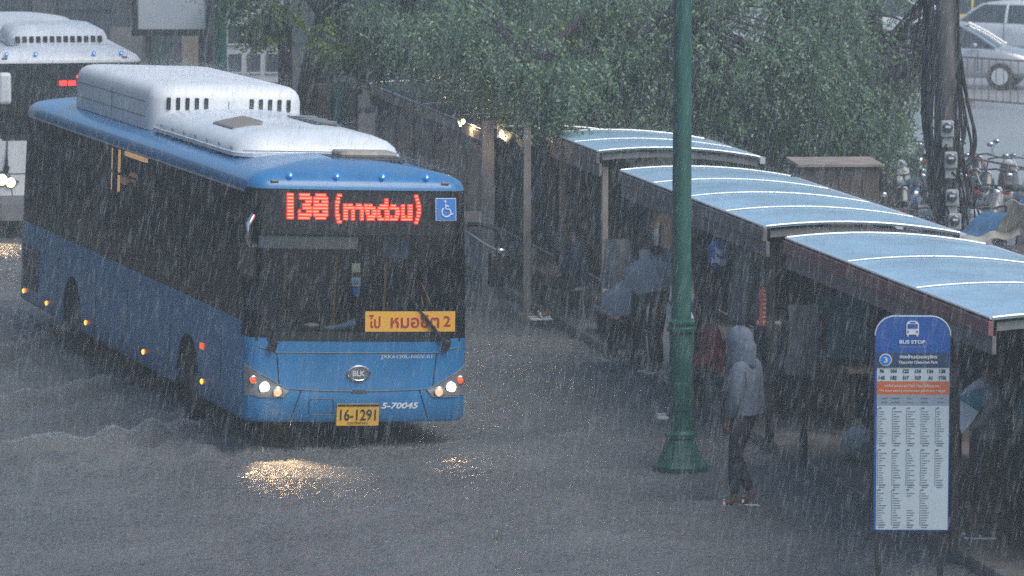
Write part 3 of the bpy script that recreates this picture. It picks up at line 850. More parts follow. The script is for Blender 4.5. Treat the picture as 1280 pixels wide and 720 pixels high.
def make_shelter(s0, length, t0, label, fmat, bays, posts, pmat, rmat=None):
    b = kerb(s0, t0)
    t = thing('bus_shelter', label, 'bus shelter', b, KRZ, 'bus shelters along the kerb')
    L = length
    MB().sheet(lambda u, v: (L * u, -SHW * v, roof_z(SHW * v) + .012 * math.sin(u * bays * math.pi) ** 2), bays * 4, 14, (0, 0, -.012)).build('roof_sheet', rmat or M['polycarb'], t, smooth=True)
    for k in range(bays + 1):
        x = L * k / bays
        r = .009 if 0 < k < bays else .013
        MB().tube([(x, -SHW * q / 12, roof_z(SHW * q / 12) + .012) for q in range(13)], r, 6).build('roof_rib', M['alu'], t, smooth=True)
    MB().tube([(0, .012, 2.467), (L, .012, 2.467)], .014, 6).build('front_edge_trim', M['alu'], t)
    # gable beam at each end under the last rib, and the gutter at the back
    for x in (.05, L - .05):
        MB().sheet(lambda u, v: (x, -.06 - (SHW - .06) * u, roof_z(.06 + (SHW - .06) * u) - .045 - .075 * v), 12, 1, (.03, 0, 0)).build('gable_beam', M['greypost'], t)
    MB().box((L / 2, -SHW - .04, 2.31), (L, .07, .08)).build('gutter', M['alu'], t)
    MB().box((L / 2, .015, 2.375), (L + .02, .05, .13)).build('upper_fascia', fmat, t, bevel=.006)
    MB().box((L / 2, -.02, 2.225), (L, .04, .16)).build('lower_fascia', M['fascia'], t, bevel=.006)
    for x in posts:
        MB().box((x, -.12, 1.19), (.08, .08, 2.12)).build('post', pmat, t, bevel=.01)
        MB().box((x, -SHW + .12, 1.19), (.09, .09, 2.12)).build('post', M['steel'], t, bevel=.01)
        MB().tube([(x, -.15, 1.9), (x, -.6, 2.36)], .022, 6).build('brace', M['steel'], t)
    for y in (-.7, -1.4):
        MB().box((L / 2, y, roof_z(-y) - .05), (L - .1, .05, .05)).build('purlin', M['steel'], t)
    bk = MB().box((L / 2, -SHW + .03, 1.05), (L, .02, 1.8))
    for k in range(int(L / .22)): bk.box((.11 + k * .22, -SHW + .045, 1.05), (.03, .012, 1.8))
    bk.build('back_panel', M['wood'], t)
    return t
sh3 = make_shelter(0, 6.9, 0, 'shelter with blue roof and red-brown fascia right behind the bus stop sign', M['redfascia'], 3, (1.45, 4.05, 6.65), M['steel'])
sh2 = make_shelter(8.05, 6.95, .08, 'shelter with four-bay blue roof and grey fascia, behind the green lamp post', M['fascia'], 4, (.25, 3.5, 6.7), M['steel'])
sh1 = make_shelter(17.8, 3.0, .42, 'short shelter with blue roof half under the tree, pale post at its corner', M['fascia'], 2, (.2, 2.8), M['palepost'])
sh0 = make_shelter(21.7, 9.5, -.35, 'farthest shelter with tan board fascia, mostly hidden under tree branches', M['tanboard'], 4, (.3, 4.5, 9.2), M['greypost'], mat('dull_sheet', (.10, .095, .09), .55, var=.3, vscale=2))
# lamps added for the headlight glints on plastic at the far shelter ends
def glint_lamp(p, label, turn):
    t = thing('lamp', label, 'lamp', p, turn, 'added glint lamps in plastic under the shelters')
    MB().tube([(0, 0, .0), (0, 0, .16)], .010, 6).build('rod', M['steel'], t)
    MB().ball((0, 0, -.01), (.025, .025, .035), 12, 8).build('bulb', M['lamp'], t, smooth=True)
    pl_ = bpy.data.lights.new('glint_light', 'POINT'); pl_.energy = 4; pl_.color = (1, .66, .38); pl_.shadow_soft_size = .04  # point light added to warm the fascia and pillars near the glint
    po_ = bpy.data.objects.new('glint_light', pl_); COL.objects.link(po_); po_.parent = t; po_.location = (0, -.06, -.06)
    MB().sheet(lambda u, v: (-.06 + .34 * u, .05 + .04 * math.sin(u * 7 + v * 3), .12 - .20 * v * (1 - .5 * u) - .20 * u + .03 * math.sin(u * 11)), 10, 8, (0, .004, 0)).build('plastic_wrap', M['clear'], t, smooth=True)
glint_lamp(at(579, 151, 58.2), 'added warm glint lamp under the far end fascia of the farthest shelter', KRZ)
glint_lamp(at(627, 166, 57.0), 'added warm glint lamp in a curl of clear plastic beside the grey pillar', 0)
MB_p = MB().box((0, 0, 1.3), (.17, .14, 2.6)).box((0, 0, .06), (.24, .22, .12))
p = at(610, 150, 57.5)
tag(MB_p.build('pillar', M['greypost'], None, bevel=.012, loc=(p.x, p.y, 0)), 'square grey pillar standing beside the plastic wrapped glint lamp', 'pillar')
p = at(659, 190, 56.2)
tag(MB().box((0, 0, 1.3), (.10, .10, 2.6)).box((0, 0, .06), (.18, .18, .12)).build('pillar', M['palepost'], None, bevel=.012, loc=(p.x, p.y, 0)), 'thin pale post between the grey pillar and the short shelter', 'pillar')

# ------------------------------------------------------------------ green street lamp in front
def make_lamp(x, y, label, scale=1.0, grp=None):
    t = thing('street_lamp', label, 'street lamp', (x, y, 0), 0, grp)
    MB().lathe([(.30, -.15), (.30, .05), (.285, .07), (.25, .10), (.195, .22), (.165, .31), (.15, .34)], (0, 0, 0), 8, 'z', R(22.5)).build('base', M['green'], t, bevel=.008)
    MB().lathe([(.15, .33), (.165, .345), (.165, .385), (.145, .40), (.132, .42)], (0, 0, 0), 24).build('base_ring', M['green'], t, smooth=True)
    MB().lathe([(.128, .40), (.122, 1.5), (.104, 1.55), (.082, 7.4)], (0, 0, 0), 24).build('shaft', M['green'], t, smooth=True)
    MB().lathe([(.122, 1.44), (.15, 1.455), (.152, 1.49), (.136, 1.505), (.136, 1.525), (.15, 1.54), (.15, 1.56), (.105, 1.585)], (0, 0, 0), 24).build('collar', M['green'], t, smooth=True)
    MB().box((.0, -.125, .78), (.14, .02, .30)).build('access_door', M['green'], t, bevel=.01)
    for sx in (-1, 1):
        MB().tube([(0, 0, 7.1), (sx * .35, 0, 7.35), (sx * .8, 0, 7.4)], .03, 8).build('arm', M['green'], t, smooth=True)
        MB().lathe([(.02, 7.36), (.16, 7.33), (.2, 7.22), (.16, 7.18), (.02, 7.17)], (sx * .85, 0, 0), 16).build('lantern', M['grey'], t, smooth=True)
    return t
make_lamp(1.755, 43.60, 'dark green lamp post with flared base, standing in floodwater beside the hooded person', grp='green street lamps')
make_lamp(-4.81, 70.0, 'distant green lamp post between the billboard and the tree', grp='green street lamps')

# ------------------------------------------------------------------ bus stop sign
SX, SY = 3.52, 36.95
sg = thing('bus_stop_sign', 'tall blue and white bus stop sign with route numbers on two posts', 'sign', (SX, SY, 0), R(-1.5))
W2, ZB, ZT = .330, .515, 2.425
outline = [(-W2, ZB), (W2, ZB)]
rc_ = .17
for k in range(9): a = R(k * 11.25); outline.append((W2 - rc_ + rc_ * math.cos(a), ZT - rc_ + rc_ * math.sin(a)))
for k in range(9): a = R(90 + k * 11.25); outline.append((-W2 + rc_ + rc_ * math.cos(a), ZT - rc_ + rc_ * math.sin(a)))
MB().prism(outline, 'y', -.05, .05).build('panel', M['signblue'], sg, bevel=.006)
edge = MB().tube([(x, -.047, z) for x, z in outline[2:]], .006, 6)
edge.build('edge_strip', M['alu'], sg)
for x in (-.285, .265):
    MB().box((x, .0, .17), (.05, .05, .64)).build('post', M['steel'], sg)
def face(x0, x1, z0, z1, m, nm, par=sg, lay=0):
    return MB().box(((x0 + x1) / 2, -.052 - .003 * lay, (z0 + z1) / 2), (x1 - x0, .004, z1 - z0)).build(nm, M[m], par)
def words(s, x0, x1, z0, z1, m, nm='lettering', par=sg, lay=1, bold=.0):
    V, F = fit_text(s, x0, x1, z0, z1, bold)
    return MB().add([(x, -.0555 - .003 * lay, z) for x, z in V], F).build(nm, M[m], par)
PX = 273 / 1.91
def zz(py): return ZT - (py - 392) / PX          # photo row on the panel -> height
def xx(px): return -W2 + (px - 1092.5) / (93.5) * 2 * W2
face(-W2 + .012, W2 - .012, zz(459), zz(438), 'signnavy', 'name_band')
face(xx(1095), W2 - .008, zz(474.5), zz(457.2), 'signwhite', 'route_band')
face(xx(1095), W2 - .008, zz(491), zz(474.2), 'orangeband', 'orange_band')
face(xx(1095), W2 - .008, zz(505), zz(491), 'signgrey', 'legend_band')
face(xx(1095.5), W2 - .008, zz(663), zz(504.5), 'signwhite', 'timetable')
bi = MB()
def rect(x0, x1, y0, y1, mbx, lay=1): mbx.box(((xx(x0) + xx(x1)) / 2, -.0525 - .003 * lay, (zz(y0) + zz(y1)) / 2), (abs(xx(x1) - xx(x0)), .004, abs(zz(y1) - zz(y0))))
cx0 = 1138.8
pts = [(1131, 415), (1131, 402), (1132.5, 399), (1135.5, 397.6), (1142, 397.6), (1145, 399), (1146.6, 402), (1146.6, 415)]
bi.prism([(xx(a), zz(b)) for a, b in pts], 'y', -.0585, -.0535)
rect(1132, 1134, 414.5, 417.3, bi); rect(1143.6, 1145.6, 414.5, 417.3, bi)
bi.build('bus_symbol', M['whitetext'], sg)
bh = MB(); rect(1132.6, 1145, 401.5, 407, bh, 3); rect(1135.5, 1142, 398.8, 400, bh, 3)
for x in (1133.2, 1144.4): bh.lathe([(.008, 0), (.008, -.006), (.001, -.006)], (xx(x), -.058, zz(411)), 10, 'y')
bh.build('symbol_window', M['signblue'], sg)
words('BUS STOP', xx(1122.5), xx(1154.8), zz(426.5), zz(422), 'whitetext', bold=.035)
words('ที่หยุดรถประจำทาง', xx(1122.5), xx(1154.5), zz(432.2), zz(428.6), 'signgrey')
for x in (1116, 1160.6):
    MB().lathe([(.020, 0), (.020, -.003), (.015, -.003), (.015, 0)], (xx(x), -.054, zz(430.3)), 16, 'y').build('badge', M['accessblue'], sg)
MB().lathe([(.055, 0), (.055, -.004), (.001, -.004)], (xx(1105.6), -.054, zz(447)), 24, 'y').build('number_ring', M['whitetext'], sg)
MB().lathe([(.047, 0), (.047, -.005), (.001, -.005)], (xx(1105.6), -.0565, zz(447)), 24, 'y').build('number_disc', M['accessblue'], sg)
words('3', xx(1103.3), xx(1108), zz(450.5), zz(443.5), 'whitetext', lay=3, bold=.02)
words('ตรงข้ามสวนจตุจักร', xx(1122.8), xx(1169.5), zz(446.5), zz(440.2), 'whitetext', bold=.03)
words('Opposite Chatuchak Park', xx(1122), xx(1170.5), zz(452.6), zz(448), 'whitetext', bold=.02)
for py, row in ((461, ('96', '104', '122', '134', '136', '138')), (469.5, ('145', '182', '517', '529', 'A1', 'Y70E'))):
    for k, s in enumerate(row):
        wd = 2.35 * len(s) + .6
        c_ = (1101.2, 1116, 1131, 1146, 1161.3, 1176.4)[k]
        words(s, xx(c_ - wd / 2), xx(c_ + wd / 2), zz(py + 2.5), zz(py - 2.3), 'blacktext', 'route_number', bold=.04)
words('รถที่ผ่านและจอดป้ายนี้ โปรดให้สัญญาณ', xx(1105), xx(1172), zz(482.4), zz(477.3), 'whitetext')
words('The buses passing this bus stop, please give a signal', xx(1098), xx(1179.5), zz(488), zz(484.5), 'whitetext')
rg = random.Random(8)
pr = None
def dash(x0, x1, y, h=.9):
    pr.box(((xx(x0) + xx(x1)) / 2, -.0562, zz(y)), (xx(x1) - xx(x0), .003, h / PX))
for r_ in (495.5, 500.5):
    for c_ in (1101, 1113, 1133, 1150, 1171):
        pr = MB(); dash(c_, c_ + rg.uniform(6, 11), r_, 1.0); pr.build('small_print', M['print'], sg)
for bi_, (ya, yb_) in enumerate(((508, 556), (561, 609), (612, 660))):
    for ci, c_ in enumerate((1098, 1116, 1133.5, 1151.5, 1169.5)):
        if bi_ == 2 and ci == 4: continue
        pr = MB(); dash(c_, c_ + 3.2, ya, 1.7)
        if not (bi_ == 2 and ci == 2): pr.box((xx(c_ - .9), -.0562, (zz(ya) + zz(yb_ - 2)) / 2), (.0022, .003, zz(ya) - zz(yb_ - 2)))
        y = ya + 4.5
        while y < yb_ - 5:
            if bi_ == 2 and ci == 2 and ya + 8 < y < ya + 26:
                if pr.v: pr.build('small_print', M['print'], sg); pr = MB()
            else: dash(c_ + .4, c_ + rg.uniform(3, 10.5), y, .65)
            y += 3.1
        dash(c_ + .6, c_ + 9.5, y, 1.3); dash(c_ + .8, c_ + 8, y + 2.9, .8)
        pr.build('small_print', M['print'], sg)

# ------------------------------------------------------------------ utility pole with meters and cables
UX, UY = 5.13, 50.0
up = thing('utility_pole', 'weathered grey utility pole hung with meters and loops of black cable', 'utility pole', (UX, UY, 0))
MB().lathe([(.15, -.15), (.142, 1.6), (.125, 8.6), (.11, 8.65)], (0, 0, 0), 14).build('shaft', M['pole'], up, smooth=True)
MB().box((0, -.13, 7.9), (1.8, .1, .12)).build('crossarm', M['pole'], up, bevel=.01)
for (px, py) in ((1184, 161), (1188, 200), (1189.5, 247), (1193, 277)):
    q = at(px, py, UY - .22) - Vector((UX, UY, 0))
    mt = MB().box((q.x, q.y, q.z), (.155, .11, .20)).build('meter', M['meter'], up, bevel=.02)
    MB().box((q.x, q.y + .02, q.z - .16), (.13, .08, .12)).build('terminal_box', M['meter'], mt, bevel=.012)
    MB().lathe([(.062, 0), (.062, -.03), (.05, -.04), (.002, -.045)], (q.x, q.y - .05, q.z + .02), 18, 'y').build('dial', M['meterglass'], mt, smooth=True)
    MB().box((q.x, q.y - .085, q.z + .03), (.06, .02, .025)).build('dial_plate', M['umbwhite'], mt)
rg = random.Random(21)
def cable(pts, r=.013, nm='cable'):
    r *= 1.25
    P = [at(a, b, UY + dz) - Vector((UX, UY, 0)) for a, b, dz in pts]
    # smooth the run
    out = []
    for i in range(len(P) - 1):
        p0, p1, p2, p3 = P[max(i - 1, 0)], P[i], P[i + 1], P[min(i + 2, len(P) - 1)]
        for k in range(6):
            u = k / 6
            out.append(.5 * ((2 * p1) + (-p0 + p2) * u + (2 * p0 - 5 * p1 + 4 * p2 - p3) * u * u + (-p0 + 3 * p1 - 3 * p2 + p3) * u ** 3))
    out.append(P[-1])
    MB().tube(out, r, 6).build(nm, M['wire'], up, smooth=True)
cable([(1157, -220, -.1), (1157, -40, -.1), (1156, 60, -.12), (1154, 140, -.12), (1160, 190, -.12), (1166, 230, -.2), (1172, 285, -.2)], .022)
cable([(1161, -220, -.14), (1161, -40, -.14), (1160, 70, -.15), (1158, 150, -.17), (1164, 215, -.2), (1171, 282, -.2)], .022)
cable([(1166, -220, -.19), (1165, -30, -.19), (1166, 90, -.2), (1163, 165, -.2), (1167, 240, -.22), (1176, 290, -.22)], .02)
cable([(1161, -220, -.2), (1162, 20, -.22), (1160, 120, -.22), (1165, 180, -.24), (1161, 225, -.24), (1168, 270, -.24), (1170, 290, -.24)], .018)
cable([(1199, 60, -.12), (1210, 130, -.1), (1217, 160, -.1), (1216, 190, -.1), (1206, 206, -.15), (1197, 186, -.2), (1200, 140, -.15), (1196, 90, -.2)], .016)
cable([(1196, 150, -.2), (1201, 200, -.2), (1209, 235, -.16), (1206, 270, -.16), (1199, 290, -.2)], .014)
cable([(1196, -220, -.15), (1197, -30, -.15), (1199, 90, -.1), (1206, 150, -.1), (1203, 180, -.15), (1191, 196, -.2)], .015)
cable([(1200, 90, -.1), (1213, 140, -.1), (1220, 176, -.1), (1213, 204, -.12), (1203, 214, -.18), (1196, 210, -.2)], .013)
cable([(1199, 100, -.1), (1208, 150, -.1), (1214, 182, -.12), (1210, 200, -.12), (1204, 196, -.14), (1202, 150, -.12), (1198, 110, -.12)], .012)
cable([(1200, 185, -.2), (1212, 225, -.15), (1222, 262, -.12), (1232, 290, -.1)], .012)
cable([(1197, 210, -.2), (1204, 240, -.17), (1210, 280, -.12), (1214, 300, -.1)], .011)
cable([(1193, 205, -.2), (1199, 235, -.2), (1204, 262, -.2), (1197, 272, -.2), (1192, 262, -.22)], .013)
cable([(1183, 180, -.25), (1176, 205, -.24), (1172, 235, -.24), (1186, 236, -.25)], .010)
cable([(1190, 215, -.25), (1198, 226, -.22), (1194, 240, -.24)], .010)
cable([(1178, 170, -.25), (1170, 190, -.24), (1168, 215, -.24), (1180, 250, -.24), (1188, 272, -.25)], .010)
cable([(1200, 120, -.1), (1199, 200, -.15), (1201, 262, -.15), (1206, 296, -.12)], .010)
cable([(1196, 190, -.2), (1206, 210, -.18), (1216, 240, -.14), (1220, 300, -.1)], .009)
cable([(1151, -180, -.1), (1152, -10, -.1), (1148, 30, -.1), (1138, 80, .0), (1129, 96, .1), (1118, 94, .3)], .010)
cable([(1163, 70, -.18), (1158, 88, -.18), (1162, 104, -.2), (1159, 118, -.2)], .012)

# brown board box and the tarpaulin behind the shelters
p = at(1050, 207, 52)
bx = thing('plywood_kiosk', 'brown board kiosk box with pale top edge, beyond the blue roofs', 'kiosk', (p.x, p.y, 0), R(4))
MB().box((0, .5, 1.22), (.98, 1.0, 2.44)).build('walls', M['wood'], bx, bevel=.01)
MB().box((0, .5, 2.455), (1.06, 1.08, .04)).build('roof', mat('tan_board', (.34, .27, .22), .6, var=.3, vscale=5), bx, bevel=.006)
for x in (-.3, 0, .3): MB().box((x, -.006, 1.25), (.03, .016, 2.3)).build('batten', M['wood'], bx)

def draped(name, label, cat, m, fn, nu=18, nv=10, parent=None):
    o = MB().sheet(fn, nu, nv, (0, 0, -.012)).build(name, m, parent, smooth=True)
    if parent is None: tag(o, label, cat)
    return o
a0 = at(1195, 302, 44.6); a1 = at(1290, 262, 44.9)
def tarp_fn(u, v):
    p = a0.lerp(a1, u)
    sag = .05 * math.sin(u * 9 + v * 4) + .03 * math.sin(v * 11 + u * 3)
    return (p.x + .02 * v, p.y + .9 * v, p.z - .12 + .16 * v * (1 - .3 * u) + sag * (.3 + v))
draped('tarpaulin', 'crumpled blue tarpaulin lying over the back edge of the near blue roof', 'tarpaulin', M['tarp'], tarp_fn)
b0 = at(1262, 268, 44.4)
draped('cloth', 'beige cloth thrown over the blue tarpaulin at the edge', 'cloth', M['beigecloth'],
       lambda u, v: (b0.x - .06 + .5 * u + .05 * math.sin(v * 5), b0.y + .3 * v - .1, b0.z + .12 - .34 * v + .10 * u + .04 * math.sin(u * 12 + v * 3)))
c0 = at(1200, 296, 44.5)
draped('cloth', 'long beige strip of cloth folded along the lower edge of the tarpaulin', 'cloth', M['beigecloth'],
       lambda u, v: (c0.x + .62 * u, c0.y - .12 + .2 * v, c0.z - .07 + .10 * u + .05 * v + .02 * math.sin(u * 14)))
# something for the tarpaulin to lie on: a stack behind the shelter
tb = thing('storage_crate', 'dark crate under the crumpled blue tarpaulin', 'crate', (a0.x + .62, a0.y + .55, 0), R(8))
MB().box((0, 0, 1.05), (1.2, .8, 2.1)).build('walls', M['wood'], tb, bevel=.02)
MB().box((0, 0, 2.12), (1.24, .84, .05)).build('lid', M['wood'], tb, bevel=.01)

# ------------------------------------------------------------------ people
def skin_mesh(name, nodes, edges, root=0, sub=1):
    me = bpy.data.meshes.new(name)
    me.from_pydata([n[0] for n in nodes], edges, [])
    o = bpy.data.objects.new(name, me); COL.objects.link(o)
    o.modifiers.new('skin', 'SKIN').use_smooth_shade = True
    for i, n in enumerate(nodes):
        r = n[1] if isinstance(n[1], tuple) else (n[1], n[1])
        d = me.skin_vertices[0].data[i]; d.radius = r; d.use_root = (i == root)
    s = o.modifiers.new('sub', 'SUBSURF'); s.levels = sub; s.render_levels = sub
    dg = bpy.context.evaluated_depsgraph_get()
    new = bpy.data.meshes.new_from_object(o.evaluated_get(dg))
    bpy.data.objects.remove(o); bpy.data.meshes.remove(me)
    new.name = name
    new.polygons.foreach_set('use_smooth', [True] * len(new.polygons))
    return new

STAND = dict(pelvis=(0, 0, .92), chest=(-.01, 0, 1.30), neck=(.01, 0, 1.44), head=(.035, 0, 1.56),
             hipL=(0, .085, .88), kneeL=(.04, .10, .49), ankL=(-.01, .09, .075), toeL=(.14, .11, .03),
             hipR=(0, -.085, .88), kneeR=(.05, -.09, .49), ankR=(.02, -.09, .075), toeR=(.17, -.10, .03),
             shL=(-.01, .175, 1.37), elL=(-.03, .225, 1.10), wrL=(.06, .20, .87), shR=(-.01, -.175, 1.37), elR=(-.03, -.225, 1.10), wrR=(.06, -.20, .87))
SIT = dict(STAND, pelvis=(-.05, 0, .50), chest=(-.04, 0, .88), neck=(0, 0, 1.02), head=(.05, 0, 1.13), hipL=(-.02, .09, .48), kneeL=(.38, .12, .47), ankL=(.36, .11, .08), toeL=(.50, .12, .03),
           hipR=(-.02, -.09, .48), kneeR=(.38, -.12, .47), ankR=(.34, -.11, .08), toeR=(.48, -.12, .03),
           shL=(-.04, .175, .95), elL=(-.02, .22, .68), wrL=(.20, .16, .58), shR=(-.04, -.175, .95), elR=(-.02, -.22, .68), wrR=(.20, -.16, .58))

def lerp(a, b, u): return tuple(a[i] + (b[i] - a[i]) * u for i in range(3))
def person(label, loc, rz, J, top, bottom, shoes, hood=False, hem=.0, scale=1.0, loose=1.0, group=None, hairlong=False):
    J = dict(J)
    N, E = [], []
    def nd(p, r, par=None):
        N.append((p, r)); i = len(N) - 1
        if par is not None: E.append((par, i))
        return i
    pel = nd(J['pelvis'], (.115, .095))
    mid = nd(lerp(J['pelvis'], J['chest'], .5), (.105, .085), pel)
    ch = nd(J['chest'], (.125, .095), mid)
    nk = nd(J['neck'], .052, ch)
    hx, hy, hz = J['head']
    jaw = nd((hx, hy, hz - .02), (.062, .07), nk)
    hd = nd((hx - .005, hy, hz + .065), (.075, .09), jaw)
    nd((hx - .01, hy, hz + .14), (.05, .06), hd)
    nd((hx + .10, hy, hz + .035), .013, hd)
    for s in 'LR':
        h = nd(J['hip' + s], .082, pel)
        th = nd(lerp(J['hip' + s], J['knee' + s], .5), .070, h)
        k = nd(J['knee' + s], .052, th)
        cf = nd(lerp(J['knee' + s], J['ank' + s], .35), .050, k)
        an = nd(J['ank' + s], .034, cf)
        nd(lerp(J['ank' + s], J['toe' + s], .6), (.040, .028), an); tl = nd(J['toe' + s], (.036, .02), len(N) - 1)
        sh = nd(J['sh' + s], .055, ch)
        el = nd(J['el' + s], .040, sh)
        wr = nd(J['wr' + s], .026, el)
        d = (Vector(J['wr' + s]) - Vector(J['el' + s])).normalized()
        side = Vector((1, 0, 0)) - d * d.x
        side = side.normalized() if side.length > .2 else Vector((0, 0, 1))
        inn = d.cross(side).normalized()
        palm = Vector(J['wr' + s]) + d * .065
        pm = nd(tuple(palm), (.032, .018), wr)
        for q in range(4):
            base = palm + d * .025 + side * (-.027 + .018 * q)
            ln = (.055, .068, .064, .05)[q]
            b_ = nd(tuple(base), .0095, pm)
            m_ = nd(tuple(base + d * ln * .55 + inn * .008), .0085, b_)
            nd(tuple(base + d * ln + inn * .026), .007, m_)
        tb_ = nd(tuple(palm + side * .040 - d * .01), .010, pm)
        nd(tuple(palm + side * .052 + d * .035 + inn * .012), .008, tb_)
    me = skin_mesh('person', N, E, pel)
    t = link('person', me, M['skin'])
    t.location = loc; t.rotation_euler = (0, 0, rz); t.scale = (scale,) * 3
    tag(t, label, 'person', group)
    # trousers
    N2, E2 = [], []
    def n2(p, r, par=None):
        N2.append((p, r)); i = len(N2) - 1
        if par is not None: E2.append((par, i))
        return i
    pe = n2(J['pelvis'], (.138, .118))
    n2(lerp(J['pelvis'], J['chest'], .25), (.125, .105), pe)
    for s in 'LR':
        h = n2(J['hip' + s], .104, pe)
        th = n2(lerp(J['hip' + s], J['knee' + s], .5), .092, h)
        k = n2(J['knee' + s], .070, th)
        c1 = n2(lerp(J['knee' + s], J['ank' + s], .4), .066, k)
        n2(lerp(J['knee' + s], J['ank' + s], .88), .052, c1)
    link('trousers', skin_mesh('trousers', N2, E2, 0, 2), bottom, t)
    # jacket
    N2, E2 = [], []
    pe = n2(lerp(J['pelvis'], J['chest'], .0 + hem), (.165 * loose, .150 * loose))
    m1 = n2(lerp(J['pelvis'], J['chest'], .45), (.158 * loose, .138 * loose), pe)
    c = n2(J['chest'], (.165 * loose, .130 * loose), m1)
    n2(lerp(J['chest'], J['neck'], .75), (.085, .08), c)
    for s in 'LR':
        sh = n2(J['sh' + s], .085 * loose, c)
        ua_ = n2(lerp(J['sh' + s], J['el' + s], .5), .078 * loose, sh)
        el = n2(J['el' + s], .070 * loose, ua_)
        n2(lerp(J['el' + s], J['wr' + s], .55), .060 * loose, el); n2(lerp(J['el' + s], J['wr' + s], .93), .045, len(N2) - 1)
    link('hoodie' if hood else 'shirt', skin_mesh('jacket', N2, E2, 1, 2), top, t)
    hc = Vector((hx - .012, hy, hz + .05))
    if hood:
        def hfn(u, v):
            a = R(32 + 296 * u)       # open towards the face
            e = -1.05 + 2.55 * v
            rx, ry, rz_ = .132, .112, .155
            ce = math.cos(e) if e > 0 else 1.0 - .10 * e * e
            lo = 1 + (.12 * (-e) if e < 0 else 0)
            p = Vector((rx * ce * math.cos(a) * lo, ry * ce * math.sin(a) * lo, rz_ * math.sin(e) if e > 0 else .22 * e))
            p.x += .03 * max(0, math.cos(a)) ** 2 + (.02 if e > 0 else 0)
            p += Vector((0, 0, .006 * math.sin(a * 5 + e * 4)))
            return hc + p
        hm_ = MB().sheet(hfn, 26, 16)
        ho = hm_.build('hood', top, t, smooth=True)
        so = ho.modifiers.new('cloth', 'SOLIDIFY'); so.thickness = .014
        MB().tube([(hx + .02, .05, hz - .16), (hx + .09, .06, hz - .22), (hx + .10, .065, hz - .36)], .006, 5).build('drawstring', M['umbwhite'], t)
        MB().tube([(J['pelvis'][0] + .155, 0, J['pelvis'][2] + .1), (J['chest'][0] + .16, 0, J['chest'][2] - .05), (J['neck'][0] + .10, 0, J['neck'][2] - .02)], .006, 5).build('zip', M['umbwhite'], t)
    else:
        hr = MB().sheet(lambda u, v: tuple(hc + Vector(((.103 if not hairlong else .108) * math.cos(R(50 + 260 * u)) * math.cos(-.35 - (.5 if hairlong else 0) + (1.92 + (.5 if hairlong else 0)) * v) - .008, .09 * math.sin(R(50 + 260 * u)) * math.cos(-.35 + 1.92 * v), .118 * math.sin(-.35 - (.5 if hairlong else 0) + (1.92 + (.5 if hairlong else 0)) * v) + .02))), 18, 9)
        ho = hr.build('hair', M['hair'], t, smooth=True)
        so = ho.modifiers.new('thick', 'SOLIDIFY'); so.thickness = .02; so.offset = 1
    for s in (-1, 1):
        MB().ball((hx + .078, s * .033, hz + .06), (.008, .014, .007), 8, 6).build('eye', M['hair'], t, smooth=True)
    MB().ball((hx + .076, 0, hz - .005), (.008, .024, .007), 8, 6).build('mouth', M['redtext'], t, smooth=True)
    for s in 'LR':
        a, b = Vector(J['ank' + s]), Vector(J['toe' + s])
        f = MB()
        d = (b - a); d.z = 0; d.normalize(); sd = Vector((-d.y, d.x, 0))
        ring = []
        for (u, wd) in ((-.06, .03), (.0, .038), (.08, .036), (.16, .046), (.21, .04), (.235, .02)):
            ring.append((u, wd))
        pts = [a + d * u + sd * wd_ for u, wd_ in ring] + [a + d * u - sd * wd_ for u, wd_ in reversed(ring)]
        f.prism([(p.x, p.y) for p in pts], 'z', -.012, .014)
        f.tube([tuple(a + d * .09 + sd * .042 + Vector((0, 0, -.06))), tuple(a + d * .10 + Vector((0, 0, .0))), tuple(a + d * .09 - sd * .042 + Vector((0, 0, -.06)))], .014, 6)
        f.build('sandal', shoes, t, bevel=.004)
    return t

def umbrella(label, hold, tilt, radius, mats, group, length=.75, rz=0):
    """open umbrella; hold = crown point of the canopy, tilt = direction the shaft points up"""
    t = thing('umbrella', label, 'umbrella', hold, 0, group)
    t.rotation_mode = 'QUATERNION'; t.rotation_quaternion = Vector(tilt).to_track_quat('Z', 'Y')
    n = 8
    for k in range(n):
        a0, a1 = 2 * math.pi * k / n, 2 * math.pi * (k + 1) / n
        def fn(u, v, a0=a0, a1=a1):
            e0 = Vector((math.cos(a0), math.sin(a0), 0)); e1 = Vector((math.cos(a1), math.sin(a1), 0))
            d = e0 * (1 - u) + e1 * u
            rr = radius * v * (1 - .22 * v * v * 4 * u * (1 - u) * .5)
            return (d.x * rr, d.y * rr, -.38 * radius * v ** 2.1 - .02 * math.sin(math.pi * u) * v)
        o = MB().sheet(fn, 5, 8).build('canopy_panel', mats[k % len(mats)], t, smooth=True)
        MB().tube([(math.cos(a0) * radius * v, math.sin(a0) * radius * v, -.38 * radius * v ** 2.1 - .006) for v in (0, .25, .5, .75, 1)], .004, 4).build('rib', M['steel'], t)
    MB().tube([(0, 0, .06), (0, 0, -length)], .007, 6).build('shaft', M['steel'], t)
    MB().tube([(0, 0, -length), (0, 0, -length - .06), (.03, 0, -length - .09), (.055, 0, -length - .06)], .011, 6).build('handle', M['black'], t, smooth=True)
    return t

